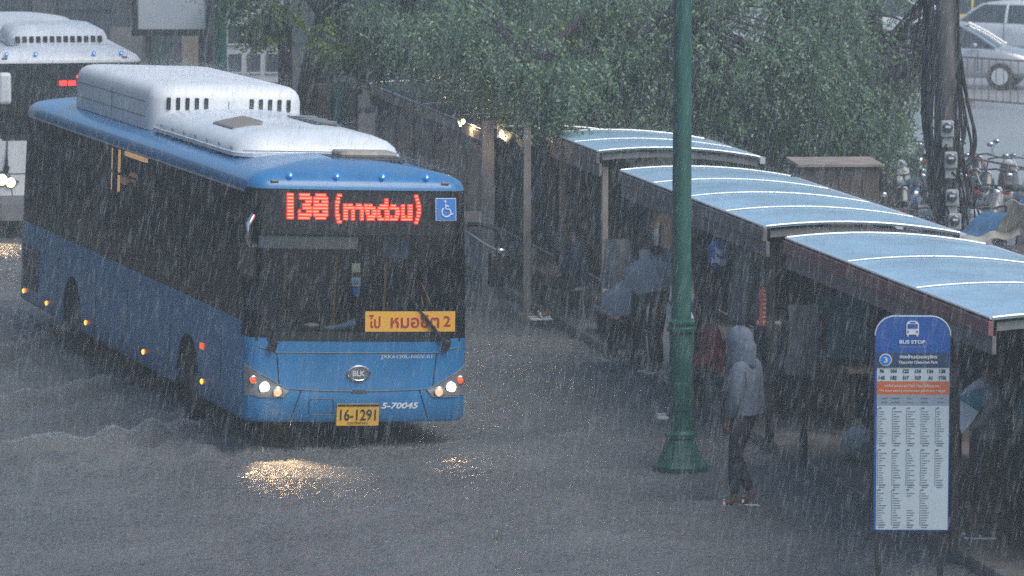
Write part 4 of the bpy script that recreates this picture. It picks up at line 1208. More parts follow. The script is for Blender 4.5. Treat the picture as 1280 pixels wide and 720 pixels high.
person('person in a pale grey hooded jacket and dark trousers, standing in floodwater', (2.29, 41.34, -.015), R(152), dict(STAND, wrL=(.09, .17, .86), elL=(-.01, .22, 1.10), hipR=(.01, -.085, .88), kneeR=(.14, -.09, .50), ankR=(-.05, -.10, .085), toeR=(.10, -.11, .03), kneeL=(.05, .11, .49), ankL=(.05, .11, .075), toeL=(.20, .13, .03)), M['hoodie'], M['trousers'], M['sandal'], True, hem=-.05, scale=1.02, loose=1.12)
pp = ground_at(1236, 671, .13)
arm = dict(STAND, elR=(.12, -.24, 1.14), wrR=(.34, -.18, 1.20), elL=(.05, .22, 1.12), wrL=(.28, .15, 1.05))
person('person in a grey shirt and brown trousers under the shelter behind the bus stop sign', (pp.x, pp.y, .13), R(172), arm, M['umbgrey'], CLOTH['tan'], M['sandal'], False, scale=1.0, loose=1.02)
umbrella('teal and white umbrella held low and tilted beside the bus stop sign', (pp.x - .30, pp.y + .02, 1.42), (-.9, -.1, .55), .36, [M['umbteal'], M['umbwhite']], 'open umbrellas', .52)
p3 = at(887, 430, 46.6)
person('person in a red top sitting behind the green lamp post', (p3.x, 46.6, .13), R(185), SIT, mat('red_shirt', (.22, .025, .03), .8, var=.2), M['trousers'], M['sandal'], loose=1.08)
def stool(x, y, z, label, m):
    t = thing('stool', label, 'stool', (x, y, z), 0, 'stools under the shelters')
    MB().lathe([(.17, .36), (.18, .38), (.17, .41), (.02, .41)], (0, 0, 0), 16).build('seat', m, t, smooth=True)
    for a in range(4):
        c, s = math.cos(a * math.pi / 2 + .78), math.sin(a * math.pi / 2 + .78)
        MB().tube([(c * .13, s * .13, .37), (c * .17, s * .17, 0)], .018, 6).build('leg', m, t)
stool(p3.x + .03, 46.6, .13, 'dark plastic stool under the person in the red top', M['steel'])
pw = at(831, 414, 45.4)
umbrella('white umbrella sticking out from behind the left of the green lamp post', (pw.x + .10, pw.y, pw.z + .05), (-.72, -.25, .35), .25, [M['umbwhite']], 'open umbrellas', .5)
p4 = at(812, 345, 50.2)
person('person in brown standing under the upper grey umbrella', (p4.x + .1, 50.25, .13), R(200), dict(STAND, elR=(.10, -.22, 1.12), wrR=(.15, -.14, 1.30)), CLOTH['brown'], CLOTH['black'], M['sandal'], scale=.86)
umbrella('grey umbrella tipped over the person in brown, left of the lamp post', (p4.x + .02, 50.1, 1.50), (-.35, -.45, .85), .47, [M['umbgrey']], 'open umbrellas', .62)
p5 = at(782, 376, 51.4)
person('person in dark grey crouched under the lower grey umbrella', (p5.x + .12, 51.5, .13), R(200), SIT, CLOTH['grey'], CLOTH['black'], M['sandal'], scale=.8)
stool(p5.x + .14, 51.55, .05, 'dark stool under the crouched person in dark grey', M['grey'])
umbrella('lower grey umbrella tilted to the street beside the pale bench', (p5.x - .0, 51.3, 1.04), (-.3, -.4, .9), .44, [M['umbgrey']], 'open umbrellas', .5)
p6 = at(716, 315, 55.6)
person('person in a dark blue top sitting beside the long pale bench', (p6.x, 55.6, .13), R(190), SIT, mat('deep_blue_shirt', (.012, .035, .06), .8, var=.2), CLOTH['black'], M['sandal'], loose=1.15)
stool(p6.x + .03, 55.65, .13, 'grey stool under the person in the dark blue top', M['grey'])

# ------------------------------------------------------------------ benches, goods and hangings under the shelters
def bench(pa, pb, label):
    a, b = Vector(pa), Vector(pb); d = b - a; L = d.length
    t = thing('bench', label, 'bench', ((a.x + b.x) / 2, (a.y + b.y) / 2, .13), math.atan2(d.y, d.x), 'pale benches under the shelters')
    MB().box((0, 0, .30), (L, .30, .05)).build('seat', M['wood'], t, bevel=.008)
    MB().box((0, .165, .275), (L, .025, .13)).build('front_board', M['palepost'], t, bevel=.004)
    for x in (-L / 2 + .15, 0, L / 2 - .15):
        MB().box((x, 0, .135), (.06, .26, .28)).build('leg', M['steel'], t)
bench((.0, 61.1), (.81, 56.6), 'long pale edged bench under the farthest shelters')
bench((1.20, 54.2), (1.56, 52.2), 'short pale edged bench near the grey umbrellas')

def garment(s, t_, z, col, w_, h_, label, turn):
    p = kerb(s, t_, z)
    o = MB()
    n = 8
    pts = [(-.09, 0), (.09, 0), (.20, -.05), (.30, -.32), (.21, -.36), (.17, -.22), (.18, -1), (-.18, -1), (-.17, -.22), (-.21, -.36), (-.30, -.32), (-.20, -.05)]
    poly = [(x * w_ / .4, zz_ * h_) for x, zz_ in pts]
    o.prism(poly, 'y', -.035, .035)
    o.tube([(0, 0, -.01), (0, 0, .06), (.03, 0, .09)], .006, 5)
    g_ = o.build('garment', CLOTH[col], None, bevel=.02)
    g_.location = p; g_.rotation_euler = (0, 0, turn)
    return tag(g_, label, 'garment', 'clothes hanging under the shelters')
rg = random.Random(5)
cols = ['maroon', 'brown', 'navy', 'grey', 'purple', 'tan', 'teal', 'black']
place = {0: 'nearest shelter, by the bus stop sign', 1: 'shelter behind the lamp post', 2: 'short shelter by the tree'}
for si, (s0, s1, n) in enumerate(((.4, 6.6, 15), (8.3, 14.6, 13), (18, 21, 5))):
    for k in range(n):
        s = s0 + (s1 - s0) * (k + rg.uniform(-.3, .3) + .5) / n
        c_ = cols[(k * 3 + si * 2 + rg.randrange(2)) % 8]
        garment(s, .9 + rg.uniform(0, .95), rg.uniform(1.55, 2.05), c_, rg.uniform(.34, .5), rg.uniform(.55, .85), '%s garment hanging under the %s' % (c_, place[si]), KRZ + math.pi / 2 + rg.uniform(-.7, .7))

def stall_table(s, t_, L, col, label):
    p = kerb(s, t_, .13)
    t = thing('stall_table', label, 'stall table', p, KRZ, 'stall tables under the shelters')
    MB().box((0, 0, .70), (L, .7, .04)).build('table_top', M['wood'], t)
    for x in (-L / 2 + .06, L / 2 - .06):
        for y in (-.3, .3): MB().box((x, y, .34), (.05, .05, .68)).build('leg', M['steel'], t)
    MB().sheet(lambda u, v: (-L / 2 - .01 + (L + .02) * u, .362 + .02 * math.sin(u * L * 16) * v, .725 - .50 * v), 40, 5, (0, .006, 0)).build('skirt_cloth', CLOTH[col], t, smooth=True)
def sack(s, t_, z, r, m, label, cat='bag', grp='bags and sacks under the shelters'):
    p = kerb(s, t_, z)
    rr = random.Random(int(s * 100))
    o = MB().ball((0, 0, r * .72), (r, r * .8, r * .78), 14, 10)
    o.v = [(x * (1 + .16 * math.sin(9 * z_ / r + x * 7 / r)), y * (1 + .14 * math.sin(6 * x / r)), max(0, z_ + .1 * r * math.sin(5 * x / r + 4 * y / r))) for x, y, z_ in o.v]
    o.tube([(0, 0, r * 1.4), (.02, 0, r * 1.62), (.05, .01, r * 1.75)], [.04, .025, .05], 8)
    q = o.build('sack', m, None, smooth=True); q.location = p; q.rotation_euler = (0, 0, rr.uniform(0, 6))
    return tag(q, label, cat, grp)
def crate(s, t_, z, m, label):
    p = kerb(s, t_, z)
    t = thing('crate', label, 'crate', p, KRZ + rg.uniform(-.2, .2), 'crates under the shelters')
    MB().box((0, 0, .015), (.46, .32, .03)).build('bottom', m, t)
    w_ = MB()
    for k in range(4):
        z_ = .05 + k * .075
        w_.box((0, .155, z_), (.46, .015, .055)).box((0, -.155, z_), (.46, .015, .055)).box((.225, 0, z_), (.015, .30, .055)).box((-.225, 0, z_), (.015, .30, .055))
    for x in (-.22, .22):
        for y in (-.15, .15): w_.box((x, y, .16), (.03, .03, .32))
    w_.build('sides', m, t)
stall_table(1.2, 1.35, 1.7, 'maroon', 'stall table with maroon cloth at the near end of the nearest shelter')
stall_table(3.4, 1.5, 1.6, 'tan', 'stall table with tan cloth behind the bus stop sign')
stall_table(5.6, 1.4, 1.7, 'grey', 'stall table with grey cloth behind the hooded person')
stall_table(9.4, 1.5, 1.7, 'brown', 'stall table with brown cloth under the shelter behind the lamp post')
stall_table(11.8, 1.5, 1.6, 'navy', 'stall table with navy cloth under the shelter behind the lamp post')
for s, t_, z, r, mk, lb in ((4.35, .85, .13, .22, 'bagwhite', 'white plastic sack on the pavement behind the hooded person'), (3.6, 1.4, .86, .17, 'bagwhite', 'white plastic bag on the table with tan cloth'),
                            (5.3, 1.35, .86, .2, 'clear', 'clear plastic bundle on the table with grey cloth'), (6.05, 1.3, .86, .16, 'bagblue', 'blue bag on the table with grey cloth'),
                            (1.5, 1.25, .86, .2, 'beigecloth', 'beige sack on the table with maroon cloth'), (9.2, 1.4, .86, .2, 'clear', 'clear plastic bundle on the table with brown cloth'),
                            (11.6, 1.4, .86, .18, 'beigecloth', 'beige sack on the table with navy cloth'), (6.9, .8, .13, .24, 'umbgrey', 'dull grey sack at the far end of the nearest shelter')):
    sack(s, t_, z, r, M[mk], lb)
crate(4.9, .75, .13, M['rust'], 'brown crate on the pavement behind the hooded person')
crate(10.6, .8, .13, M['steel'], 'dark crate under the shelter behind the lamp post')
crate(2.4, .7, .13, M['wood'], 'brown crate on the pavement behind the bus stop sign')
# patterned bag hung up by the lamp post, red banner
p = at(898, 318, 46.6)
t = thing('plastic_bag', 'blue and white printed plastic bag hanging under the shelter roof beside the lamp post', 'bag', p)
o = MB().ball((0, 0, 0), (.13, .09, .17), 16, 12)
o.v = [(x * (1 + .12 * math.sin(z_ * 24 + x * 9)), y, z_ * (1 - .25 * (x / .13) ** 2)) for x, y, z_ in o.v]
o.build('bag_body', M['bagblue'], t, smooth=True)
MB().sheet(lambda u, v: (-.08 + .16 * u, -.096 + .03 * (2 * u - 1) ** 2 + .01 * math.sin(u * 9), -.10 + .07 * v + .02 * math.sin(u * 6)), 8, 4, (0, .004, 0)).build('white_print', M['bagwhite'], t, smooth=True)
MB().sheet(lambda u, v: (-.06 + .13 * u, -.094 + .03 * (2 * u - 1) ** 2, .01 + .06 * v + .02 * math.sin(u * 5 + 1)), 8, 4, (0, .004, 0)).build('white_print', M['bagwhite'], t, smooth=True)
MB().tube([(-.06, 0, .14), (-.02, 0, .28), (0, 0, .38), (.02, 0, .28), (.06, 0, .14)], .01, 6).build('handle', M['bagblue'], t)
p = at(957, 383, 45.0)
bn = thing('banner', 'narrow red banner with pale vertical lettering hanging under the shelter behind the hooded person', 'banner', p, R(8))
MB().box((0, 0, 0), (.14, .012, .42)).build('cloth_panel', mat('banner_red', (.42, .045, .03), .6), bn, bevel=.003)
b_ = MB()
for k in range(8): b_.box((0, -.0085, .17 - k * .047), (.07, .004, .016)).box((.02 * (-1) ** k, -.0085, .155 - k * .047), (.016, .004, .022))
b_.build('lettering', M['beigecloth'], bn)
MB().tube([(-.08, 0, .215), (.08, 0, .215)], .01, 6).build('top_rod', M['steel'], bn)
MB().tube([(0, 0, .215), (0, .05, .75)], .004, 4).build('cord', M['steel'], bn)
# hanging sheets of dark and clear plastic
for px, py, Y, mk, wd, ht, lb in ((770, 330, 52.2, 'clear', .34, .62, 'grey plastic sheet hanging left of the grey umbrellas'), (1003, 425, 41.7, 'x', .3, .7, 'grey sheet hanging between the hooded person and the bus stop sign'),
                                  (935, 350, 46.2, 'clear', .4, .9, 'dull plastic sheet hanging beside the red banner')):
    p = at(px, py, Y)
    o = MB().sheet(lambda u, v: (-wd / 2 + wd * u + .02 * math.sin(v * 5), .04 * math.sin(u * 9 + v), ht / 2 - ht * v), 14, 8, (0, .006, 0)).build('plastic_sheet', CLOTH['grey'] if mk != 'clear' else M['clear'], None, smooth=True, loc=p)
    tag(o, lb, 'plastic sheet')

# ------------------------------------------------------------------ motorcycles
def make_bike(label, paint, loc, rz):
    t = thing('motorcycle', label, 'motorcycle', loc, rz, 'motorcycles parked behind the shelters')
    for x in (-.60, .62):
        w_ = MB().lathe([(.22, -.03), (.28, -.035), (.30, 0), (.28, .035), (.22, .03)], (x, 0, .30), 20, 'y').build('wheel', M['rubber'], t, smooth=True)
        r_ = MB().lathe([(.222, -.02), (.21, 0), (.222, .02)], (x, 0, .30), 20, 'y').lathe([(.04, -.06), (.04, .06)], (x, 0, .30), 10, 'y')
        for k in range(5):
            a = k * 1.2566; r_.tube([(x, 0, .30), (x + .215 * math.cos(a), 0, .30 + .215 * math.sin(a))], .012, 4)
        r_.build('rim', M['chrome'], w_)
    # body: leg shield, spine, tail
    secs = [(.52, .06, .62, .92), (.44, .16, .42, .98), (.34, .18, .34, .84), (.18, .13, .36, .58), (-.05, .13, .38, .60), (-.25, .15, .40, .70), (-.55, .13, .52, .76), (-.85, .07, .66, .80)]
    MB().rings([[(x, w_ * math.cos(a), (z0 + z1) / 2 + (z1 - z0) / 2 * math.sin(a)) for a in [k * math.pi / 5 for k in range(10)]] for x, w_, z0, z1 in secs]).build('body', paint, t, smooth=True)
    MB().rings([[(x, w_ * math.cos(a), z + h_ * math.sin(a)) for a in [k * math.pi / 5 for k in range(10)]] for x, w_, z, h_ in ((.02, .09, .70, .03), (-.15, .13, .76, .06), (-.45, .14, .80, .06), (-.8, .09, .83, .05))]).build('seat', M['black'], t, smooth=True)
    MB().tube([(.62, .06, .30), (.50, .05, .75), (.44, .0, .98)], .022, 6).tube([(.62, -.06, .30), (.50, -.05, .75), (.44, 0, .98)], .022, 6).build('front_fork', M['steel'], t)
    MB().sheet(lambda u, v: (.62 + .335 * math.cos(R(20 + 120 * u)), -.06 + .12 * v, .30 + .335 * math.sin(R(20 + 120 * u))), 8, 2, (0, 0, .012)).build('mudguard', paint, t, smooth=True)
    MB().tube([(.32, .34, .98), (.40, .16, 1.02), (.43, 0, 1.0), (.40, -.16, 1.02), (.32, -.34, .98)], .016, 6).build('handlebar', M['steel'], t, smooth=True)
    for s in (-1, 1):
        MB().tube([(.38, s * .22, 1.02), (.40, s * .30, 1.20)], .007, 5).ball((.40, s * .31, 1.23), (.02, .06, .04), 10, 6).build('mirror', M['chrome'], t, smooth=True)
    MB().ball((.50, 0, .93), (.05, .09, .07), 12, 8).build('headlamp', M['bagwhite'], t, smooth=True)
    MB().box((-.93, 0, .76), (.04, .12, .06)).build('tail_lamp', M['redtext'], t, bevel=.01)
    MB().tube([(-.1, -.12, .26), (-.5, -.15, .30), (-.85, -.15, .42)], [.03, .045, .05], 8).build('exhaust', M['chrome'], t, smooth=True)
    MB().tube([(-.05, .1, .30), (-.1, .26, .02)], .014, 5).build('stand', M['steel'], t)
    return t
rg = random.Random(77)
paints = {'red': mat('red_fairing', (.24, .025, .03), .3, coat=.5), 'black': mat('black_fairing', (.02, .02, .024), .3, coat=.5), 'white': mat('white_fairing', (.5, .5, .52), .35, coat=.4), 'blue': mat('blue_fairing', (.05, .09, .22), .3, coat=.5), 'grey': mat('grey_fairing', (.15, .15, .16), .35, coat=.4)}
proto = {}
order = ['black', 'grey', 'red', 'white', 'black', 'blue', 'black', 'grey', 'black', 'white', 'grey']
where = {0: 'front row by the utility pole', 1: 'second row behind the utility pole', 2: 'middle row of the parking area', 3: 'fourth row level with the rusty barrier', 4: 'last row behind the tree tips'}
idx = 0
BZ = .05
for row, (x0, x1, y0, n) in enumerate(((5.0, 10.4, 61.2, 10), (4.6, 10.4, 64.0, 10), (4.4, 10.6, 66.6, 11), (4.0, 8.2, 69.6, 8), (4.0, 7.4, 72.4, 7))):
    for k in range(n):
        x = x0 + (x1 - x0) * k / (n - 1) + rg.uniform(-.08, .08); y = y0 + .12 * (x - x0) + rg.uniform(-.12, .12)
        c_ = order[(idx * 3 + row) % 11]; idx += 1
        rz = R(-100 if rg.random() < .6 else 75) + rg.uniform(-.2, .2)
        lb = '%s motorcycle parked in the %s' % (c_, where[row])
        if c_ not in proto: proto[c_] = make_bike(lb, paints[c_], (x, y, BZ), rz)
        else:
            o = copy_tree(proto[c_]); o.location = (x, y, BZ); o.rotation_euler = (0, 0, rz); o['label'] = lb

# ------------------------------------------------------------------ barriers on the plaza
def barrier(pa, pb, h, style, label):
    a, b = Vector(pa), Vector(pb); d = b - a; L = math.hypot(d.x, d.y)
    t = thing('barrier', label, 'barrier', (a.x, a.y, a.z), math.atan2(d.y, d.x), 'rusty crowd barriers')
    MB().tube([(0, 0, .1), (0, 0, h), (L, 0, h), (L, 0, .1), (0, 0, .1)], .022, 6).build('frame', M['rust'], t)
    n = int(L / (.22 if style == 'bars' else .34))
    br = MB()
    for k in range(1, n):
        x = L * k / n
        if style == 'bars': br.tube([(x, 0, .1), (x, 0, h)], .011, 5)
        else: br.tube([(x - L / n * .45, 0, .1), (x + L / n * (.45 if k % 2 else -1.2), 0, h)], .012, 5)
    br.build('bars', M['rust'], t)
    for x in (.2, L - .2): MB().box((x, 0, .05), (.06, .5, .1)).build('foot', M['rust'], t)
zp = .05
g1 = at(1216, 196, 70.5); g2 = at(1283, 224, 68.6)
barrier((g1.x, g1.y, -.12), (g2.x, g2.y, -.12), 1.10, 'diag', 'rusty barrier with slanting bars behind the motorcycles')
barrier((g2.x + .05, g2.y - .05, -.12), (g2.x + 2.1, g2.y - 1.2, -.12), 1.10, 'diag', 'rusty barrier running out of frame beside the slanting one')
q0 = [at(1112, 92, 99), at(1200, 112, 96), at(1300, 124, 94)]
for k, lb in ((0, 'far rusty barrier left of the utility pole, below the parked cars'), (1, 'far rusty barrier with upright bars in front of the silver car')):
    a, b = q0[k], q0[k + 1]
    barrier((a.x, a.y, zp + .04), (b.x, b.y, zp + .04), 1.05, 'bars', lb)

# ------------------------------------------------------------------ parked cars beyond the plaza
def make_car(label, paint, loc, rz, tall=1.0, taxi=False):
    t = thing('parked_car', label, 'car', loc, rz, 'cars parked beyond the barrier')
    st = [(-2.20, .66, .52, .80), (-2.12, .76, .40, .93), (-1.6, .85, .30, 1.0), (-.8, .87, .28, .985), (.1, .875, .28, .97), (.95, .87, .28, .95), (1.5, .85, .28, .89), (2.0, .80, .32, .77), (2.17, .72, .40, .66), (2.22, .60, .46, .58)]
    rings = []
    for x, w_, z0, z1 in st:
        z1 *= tall; rings.append([(x, sy * yy * w_, z0 + (z1 - z0) * f) for sy, seq in ((1, ((.86, 0), (1, .18), (1.0, .55), (.965, .86), (.86, 1.0), (.5, 1.03))), (-1, ((.5, 1.03), (.86, 1.0), (.965, .86), (1.0, .55), (1, .18), (.86, 0)))) for yy, f in seq])
    MB().rings(rings).build('body', paint, t, smooth=True)
    H = 1.45 * tall; zb = .94 * tall
    def ring(x0, x1, w_, z): return [(x1 - .12, w_, z), (x1, w_ * .6, z), (x1, -w_ * .6, z), (x1 - .12, -w_, z), (x0 + .1, -w_, z), (x0, -w_ * .6, z), (x0, w_ * .6, z), (x0 + .1, w_, z)]
    MB().rings([ring(-1.85, 1.28, .80, zb), ring(-1.45, .80, .71, zb + (H - zb) * .55), ring(-1.10, .38, .62, H - .045)]).build('windows', M['carglass'], t, smooth=True)
    MB().rings([ring(-1.16, .46, .635, H - .06), ring(-1.08, .36, .61, H - .015), ring(-.9, .2, .50, H + .012)]).build('roof', paint, t, smooth=True)
    for s in (-1, 1):
        for pth in ([(1.26, s * .78, zb), (.78, s * .70, zb + (H - zb) * .55), (.36, s * .625, H - .04)], [(-1.78, s * .79, zb), (-1.38, s * .71, zb + (H - zb) * .55), (-1.05, s * .625, H - .04)], [(-.32, s * .812, zb), (-.33, s * .72, zb + (H - zb) * .55), (-.34, s * .628, H - .04)]):
            MB().tube(pth, .035, 6).build('pillar', paint, t, smooth=True)
        MB().ball((.78, s * .93, zb + .06), (.07, .09, .055), 10, 8).build('mirror', paint, t, smooth=True)
        MB().ball((2.08, s * .60, .64 * tall), (.13, .17, .07), 12, 8).build('headlight', M['alu'], t, smooth=True)
        MB().ball((-2.14, s * .62, .80 * tall), (.06, .15, .08), 12, 8).build('tail_light', M['redtext'], t, smooth=True)
        MB().box((-.33, s * .878, .66 * tall), (.012, .012, .55)).box((.85, s * .876, .66 * tall), (.012, .012, .5)).build('door_seam', M['black'], t)
        MB().box((-.15, s * .885, .80 * tall), (.16, .02, .025)).box((-1.0, s * .880, .82 * tall), (.16, .02, .025)).build('door_handle', M['alu'], t)
        for x in (-1.35, 1.38):
            wl = MB().lathe([(.20, -.10), (.31, -.10), (.33, -.06), (.33, .06), (.31, .10), (.20, .10)], (x, s * .78, .33), 22, 'y').build('wheel', M['rubber'], t, smooth=True)
            MB().lathe([(.21, s * .02), (.20, s * .10), (.05, s * .105), (.01, s * .105)], (x, s * .79, .33), 18, 'y').build('rim', M['alu'], wl, smooth=True)
    gr = MB().box((2.19, 0, .60 * tall), (.08, .95, .16 * tall))
    gr.build('grille', M['black'], t, bevel=.02)
    gs = MB()
    for k in range(5): gs.box((2.235, 0, (.535 + k * .033) * tall), (.02, .92, .012))
    gs.build('grille_slats', M['chrome'], t)
    MB().box((2.20, 0, .40), (.10, 1.3, .12)).build('bumper', paint, t, bevel=.03)
    if taxi:
        MB().prism([(-.30, 0), (.30, 0), (.24, .12), (-.24, .12)], 'x', -.42, -.24).build('roof_sign', M['whitecar'], t, bevel=.01).location = (0, 0, H + .01)
    return t
c1 = at(1186, 98, 102)
make_car('silver grey sedan parked behind the far rusty barrier beside the utility pole', M['silver'], (c1.x, c1.y, zp), R(-16), 1.08)
c1 = at(1066, 90, 104)
make_car('dark grey car with shiny slatted grille half hidden by the tree', M['greycar'], (c1.x - .4, c1.y + .6, zp), R(-62), 1.15)
c1 = at(1236, 30, 119)
make_car('yellow taxi at the top edge behind the silver grey sedan', M['yellowcar'], (c1.x, c1.y, zp), R(-18), 1.0, True)
c1 = at(1288, 40, 113)
make_car('white car at the top right corner with dark windows', M['whitecar'], (c1.x, c1.y, zp), R(-35), 1.05)
c1 = at(1120, 20, 117)
make_car('pale car in the back row left of the utility pole', M['whitecar'], (c1.x, c1.y, zp), R(-20), 1.05)

# ------------------------------------------------------------------ far buildings and billboard behind the white bus
wl = thing('building', 'long sooty grey building with pilasters behind the white bus', 'building', (-8.5, 96, 0), R(2))
MB().box((0, 1.5, 3.4), (24, 3, 6.8)).build('wall', M['wall'], wl)
for k in range(11):
    MB().box((-11 + k * 2.2, -.06, 3.0), (.28, .14, 6.0)).build('pilaster', M['wall'], wl)
for k in range(10):
    wn = MB().box((-9.9 + k * 2.2, -.02, 2.2), (1.3, .06, 1.5)).build('window', M['window'], wl)
    MB().box((-9.9 + k * 2.2, -.055, 2.2), (.05, .03, 1.5)).box((-9.9 + k * 2.2, -.055, 2.2), (1.3, .03, .05)).build('frame', M['steel'], wn)
MB().box((0, -.2, 5.9), (24.4, .6, .25)).build('cornice', M['wall'], wl)
p = at(216, 0, 88)
bb = thing('billboard', 'pale blank billboard in a black frame above the white bus', 'billboard', (p.x, 88, 0))
zb_, zt_ = at(216, 37, 88).z, at(216, -80, 88).z
xl, xr = at(173, 20, 88).x - p.x, at(257, 20, 88).x - p.x
MB().box(((xl + xr) / 2, 0, (zb_ + zt_) / 2), (xr - xl, .06, zt_ - zb_)).build('board', M['paleboard'], bb)
MB().box(((xl + xr) / 2, .02, zb_ - .06), (xr - xl + .28, .16, .14)).box((xl - .07, .02, (zb_ + zt_) / 2), (.13, .16, zt_ - zb_ + .26)).box((xr + .07, .02, (zb_ + zt_) / 2), (.13, .16, zt_ - zb_ + .26)).box(((xl + xr) / 2, .02, zt_ + .06), (xr - xl + .28, .16, .14)).build('frame', M['black'], bb)
for x in (xl + .2, xr - .1): MB().box((x, .14, zb_ / 2), (.12, .12, zb_)).build('leg', M['steel'], bb)
for px, wpx, lb, m_ in ((158, 40, 'brown notice board under the billboard, left of the green one', 'greypost'), (200, 24, 'dull green notice board between two brown ones under the billboard', None), (238, 22, 'narrow brown notice board at the right under the billboard', 'palepost')):
    q = at(px, 52, 90)
    nb = thing('notice_board', lb, 'notice board', (q.x, 90, 0), 0, 'notice boards under the billboard')
    MB().box((0, 0, q.z - .15), (wpx / 59, .05, .9)).build('board', M[m_] if m_ else mat('dull_green_board', (.06, .10, .085), .6, var=.3), nb)
    MB().box((-wpx / 118 + .03, .04, q.z / 2 - .3), (.05, .05, q.z - .6)).box((wpx / 118 - .03, .04, q.z / 2 - .3), (.05, .05, q.z - .6)).build('legs', M['steel'], nb)
p = at(316, 50, 86)
kb = thing('site_office', 'pale cabin with small grid windows beside the distant green lamp post', 'cabin', (p.x, 86, 0), R(3))
MB().box((0, 1, 1.5), (1.25, 2, 3.0)).build('walls', M['palewall'], kb, bevel=.02)
MB().box((0, 1, 3.06), (1.45, 2.2, .12)).build('roof', M['greypost'], kb, bevel=.02)
for r_ in (1.05, 1.62, 2.2):
    for x in (-.36, .02, .40):
        wn = MB().box((x, -.012, r_), (.26, .03, .36)).build('window', M['window'], kb)
        MB().box((x, -.022, r_ - .2), (.3, .05, .03)).build('sill', M['palewall'], wn)
p = at(262, 10, 80)
tag(MB().lathe([(.07, 0), (.06, 5), (.05, 5.4)], (0, 0, 0), 10).box((0, 0, 4.2), (.5, .06, .06)).box((.0, -.08, 3.4), (.2, .14, .3)).build('pole', M['steel'], None, loc=(p.x, 80, 0)), 'thin grey pole beside the right edge of the billboard', 'pole')

lb_ = thing('building', 'unseen dark shuttered building added across the road to shade the left of both buses', 'building', (-15.5, 52, 0), R(6))  # out-of-view block added to darken the bus side, its glass and the road
MB().box((-2, 0, 4.6), (4, 56, 9.2)).build('wall', M['wall'], lb_)
for k in range(14):
    sh_ = MB().box((.03, -25 + k * 3.9, 1.5), (.06, 3.0, 2.8)).build('shutter', M['steel'], lb_)
    MB().box((.02, -25 + k * 3.9, 5.2), (.05, 1.8, 1.5)).build('window', M['window'], lb_)
MB().box((.7, 0, 3.3), (1.4, 55, .12)).build('canopy', M['steel'], lb_)

# ------------------------------------------------------------------ trees
def leaf_material(name, base, alt):
    m = bpy.data.materials.new(name); m.use_nodes = True
    n, l = m.node_tree.nodes, m.node_tree.links
    b = n['Principled BSDF']
    g_ = n.new('ShaderNodeNewGeometry')
    rp = n.new('ShaderNodeValToRGB')
    rp.color_ramp.elements[0].color = (*base, 1); rp.color_ramp.elements[1].color = (*alt, 1)
    l.new(g_.outputs['Random Per Island'], rp.inputs[0]); l.new(rp.outputs[0], b.inputs['Base Color'])
    b.inputs['Roughness'].default_value = .28
    tr = n.new('ShaderNodeBsdfTranslucent'); l.new(rp.outputs[0], tr.inputs[0])
    mx = n.new('ShaderNodeMixShader'); mx.inputs[0].default_value = .32
    l.new(b.outputs[0], mx.inputs[1]); l.new(tr.outputs[0], mx.inputs[2]); l.new(mx.outputs[0], n['Material Output'].inputs[0])
    return m
M['leaf'] = leaf_material('leaf_grey_green', (.070, .135, .068), (.22, .32, .18))
M['leafyellow'] = leaf_material('leaf_yellow_green', (.10, .17, .03), (.22, .29, .08))

def sprigs(rs, centers, lens, droop, leaf, wleaf, pairs=9):
    """pinnate sprigs: rows of leaflets hanging from a drooping stem"""
    n = len(centers)
    az = rs.uniform(0, 2 * np.pi, n)
    out = np.stack([np.cos(az), np.sin(az), np.zeros(n)], 1)
    sd = np.stack([-np.sin(az), np.cos(az), np.zeros(n)], 1)
    V, F = [], []
    for k in range(pairs):
        u = (k + .6) / pairs
        dz = -droop * u ** 1.6
        base = centers + out * (lens * u * (1 - .35 * droop[:, None] * u if False else 1))[:, None] * .7 + np.stack([np.zeros(n), np.zeros(n), dz * lens], 1)
        for s in (-1, 1):
            jit = rs.normal(0, .25, (n, 3))
            d = sd * s * .8 + out * .45 + np.array([0, 0, -.75]) + jit
            d /= np.linalg.norm(d, axis=1)[:, None]
            w_ = np.cross(d, np.array([0, 0, 1.0]) + rs.normal(0, .5, (n, 3)))
            w_ /= np.linalg.norm(w_, axis=1)[:, None] + 1e-6
            L = leaf * rs.uniform(.7, 1.25, n)[:, None] * (1 - .35 * u)
            W_ = wleaf * (1 - .35 * u)
            quad = np.stack([base, base + d * L * .5 + w_ * W_, base + d * L, base + d * L * .5 - w_ * W_], 1)
            V.append(quad)
    V = np.concatenate(V, 0).reshape(-1, 3)
    F = np.arange(len(V)).reshape(-1, 4)
    return V, F

def crown_points(rs, blobs):
    pts = []
    for cx, cy, cz, rx, ry, rz_, n in blobs:
        k = max(4, n // 46)
        cc = rs.normal(0, 1, (k, 3)); cc /= np.linalg.norm(cc, axis=1)[:, None]
        cc *= rs.uniform(.45, 1.0, (k, 1)) ** .5
        idx_ = rs.randint(0, k, n)
        p = cc[idx_] + rs.normal(0, .17, (n, 3))
        pts.append(p * np.array([rx, ry, rz_]) + np.array([cx, cy, cz]))
    return np.concatenate(pts, 0)

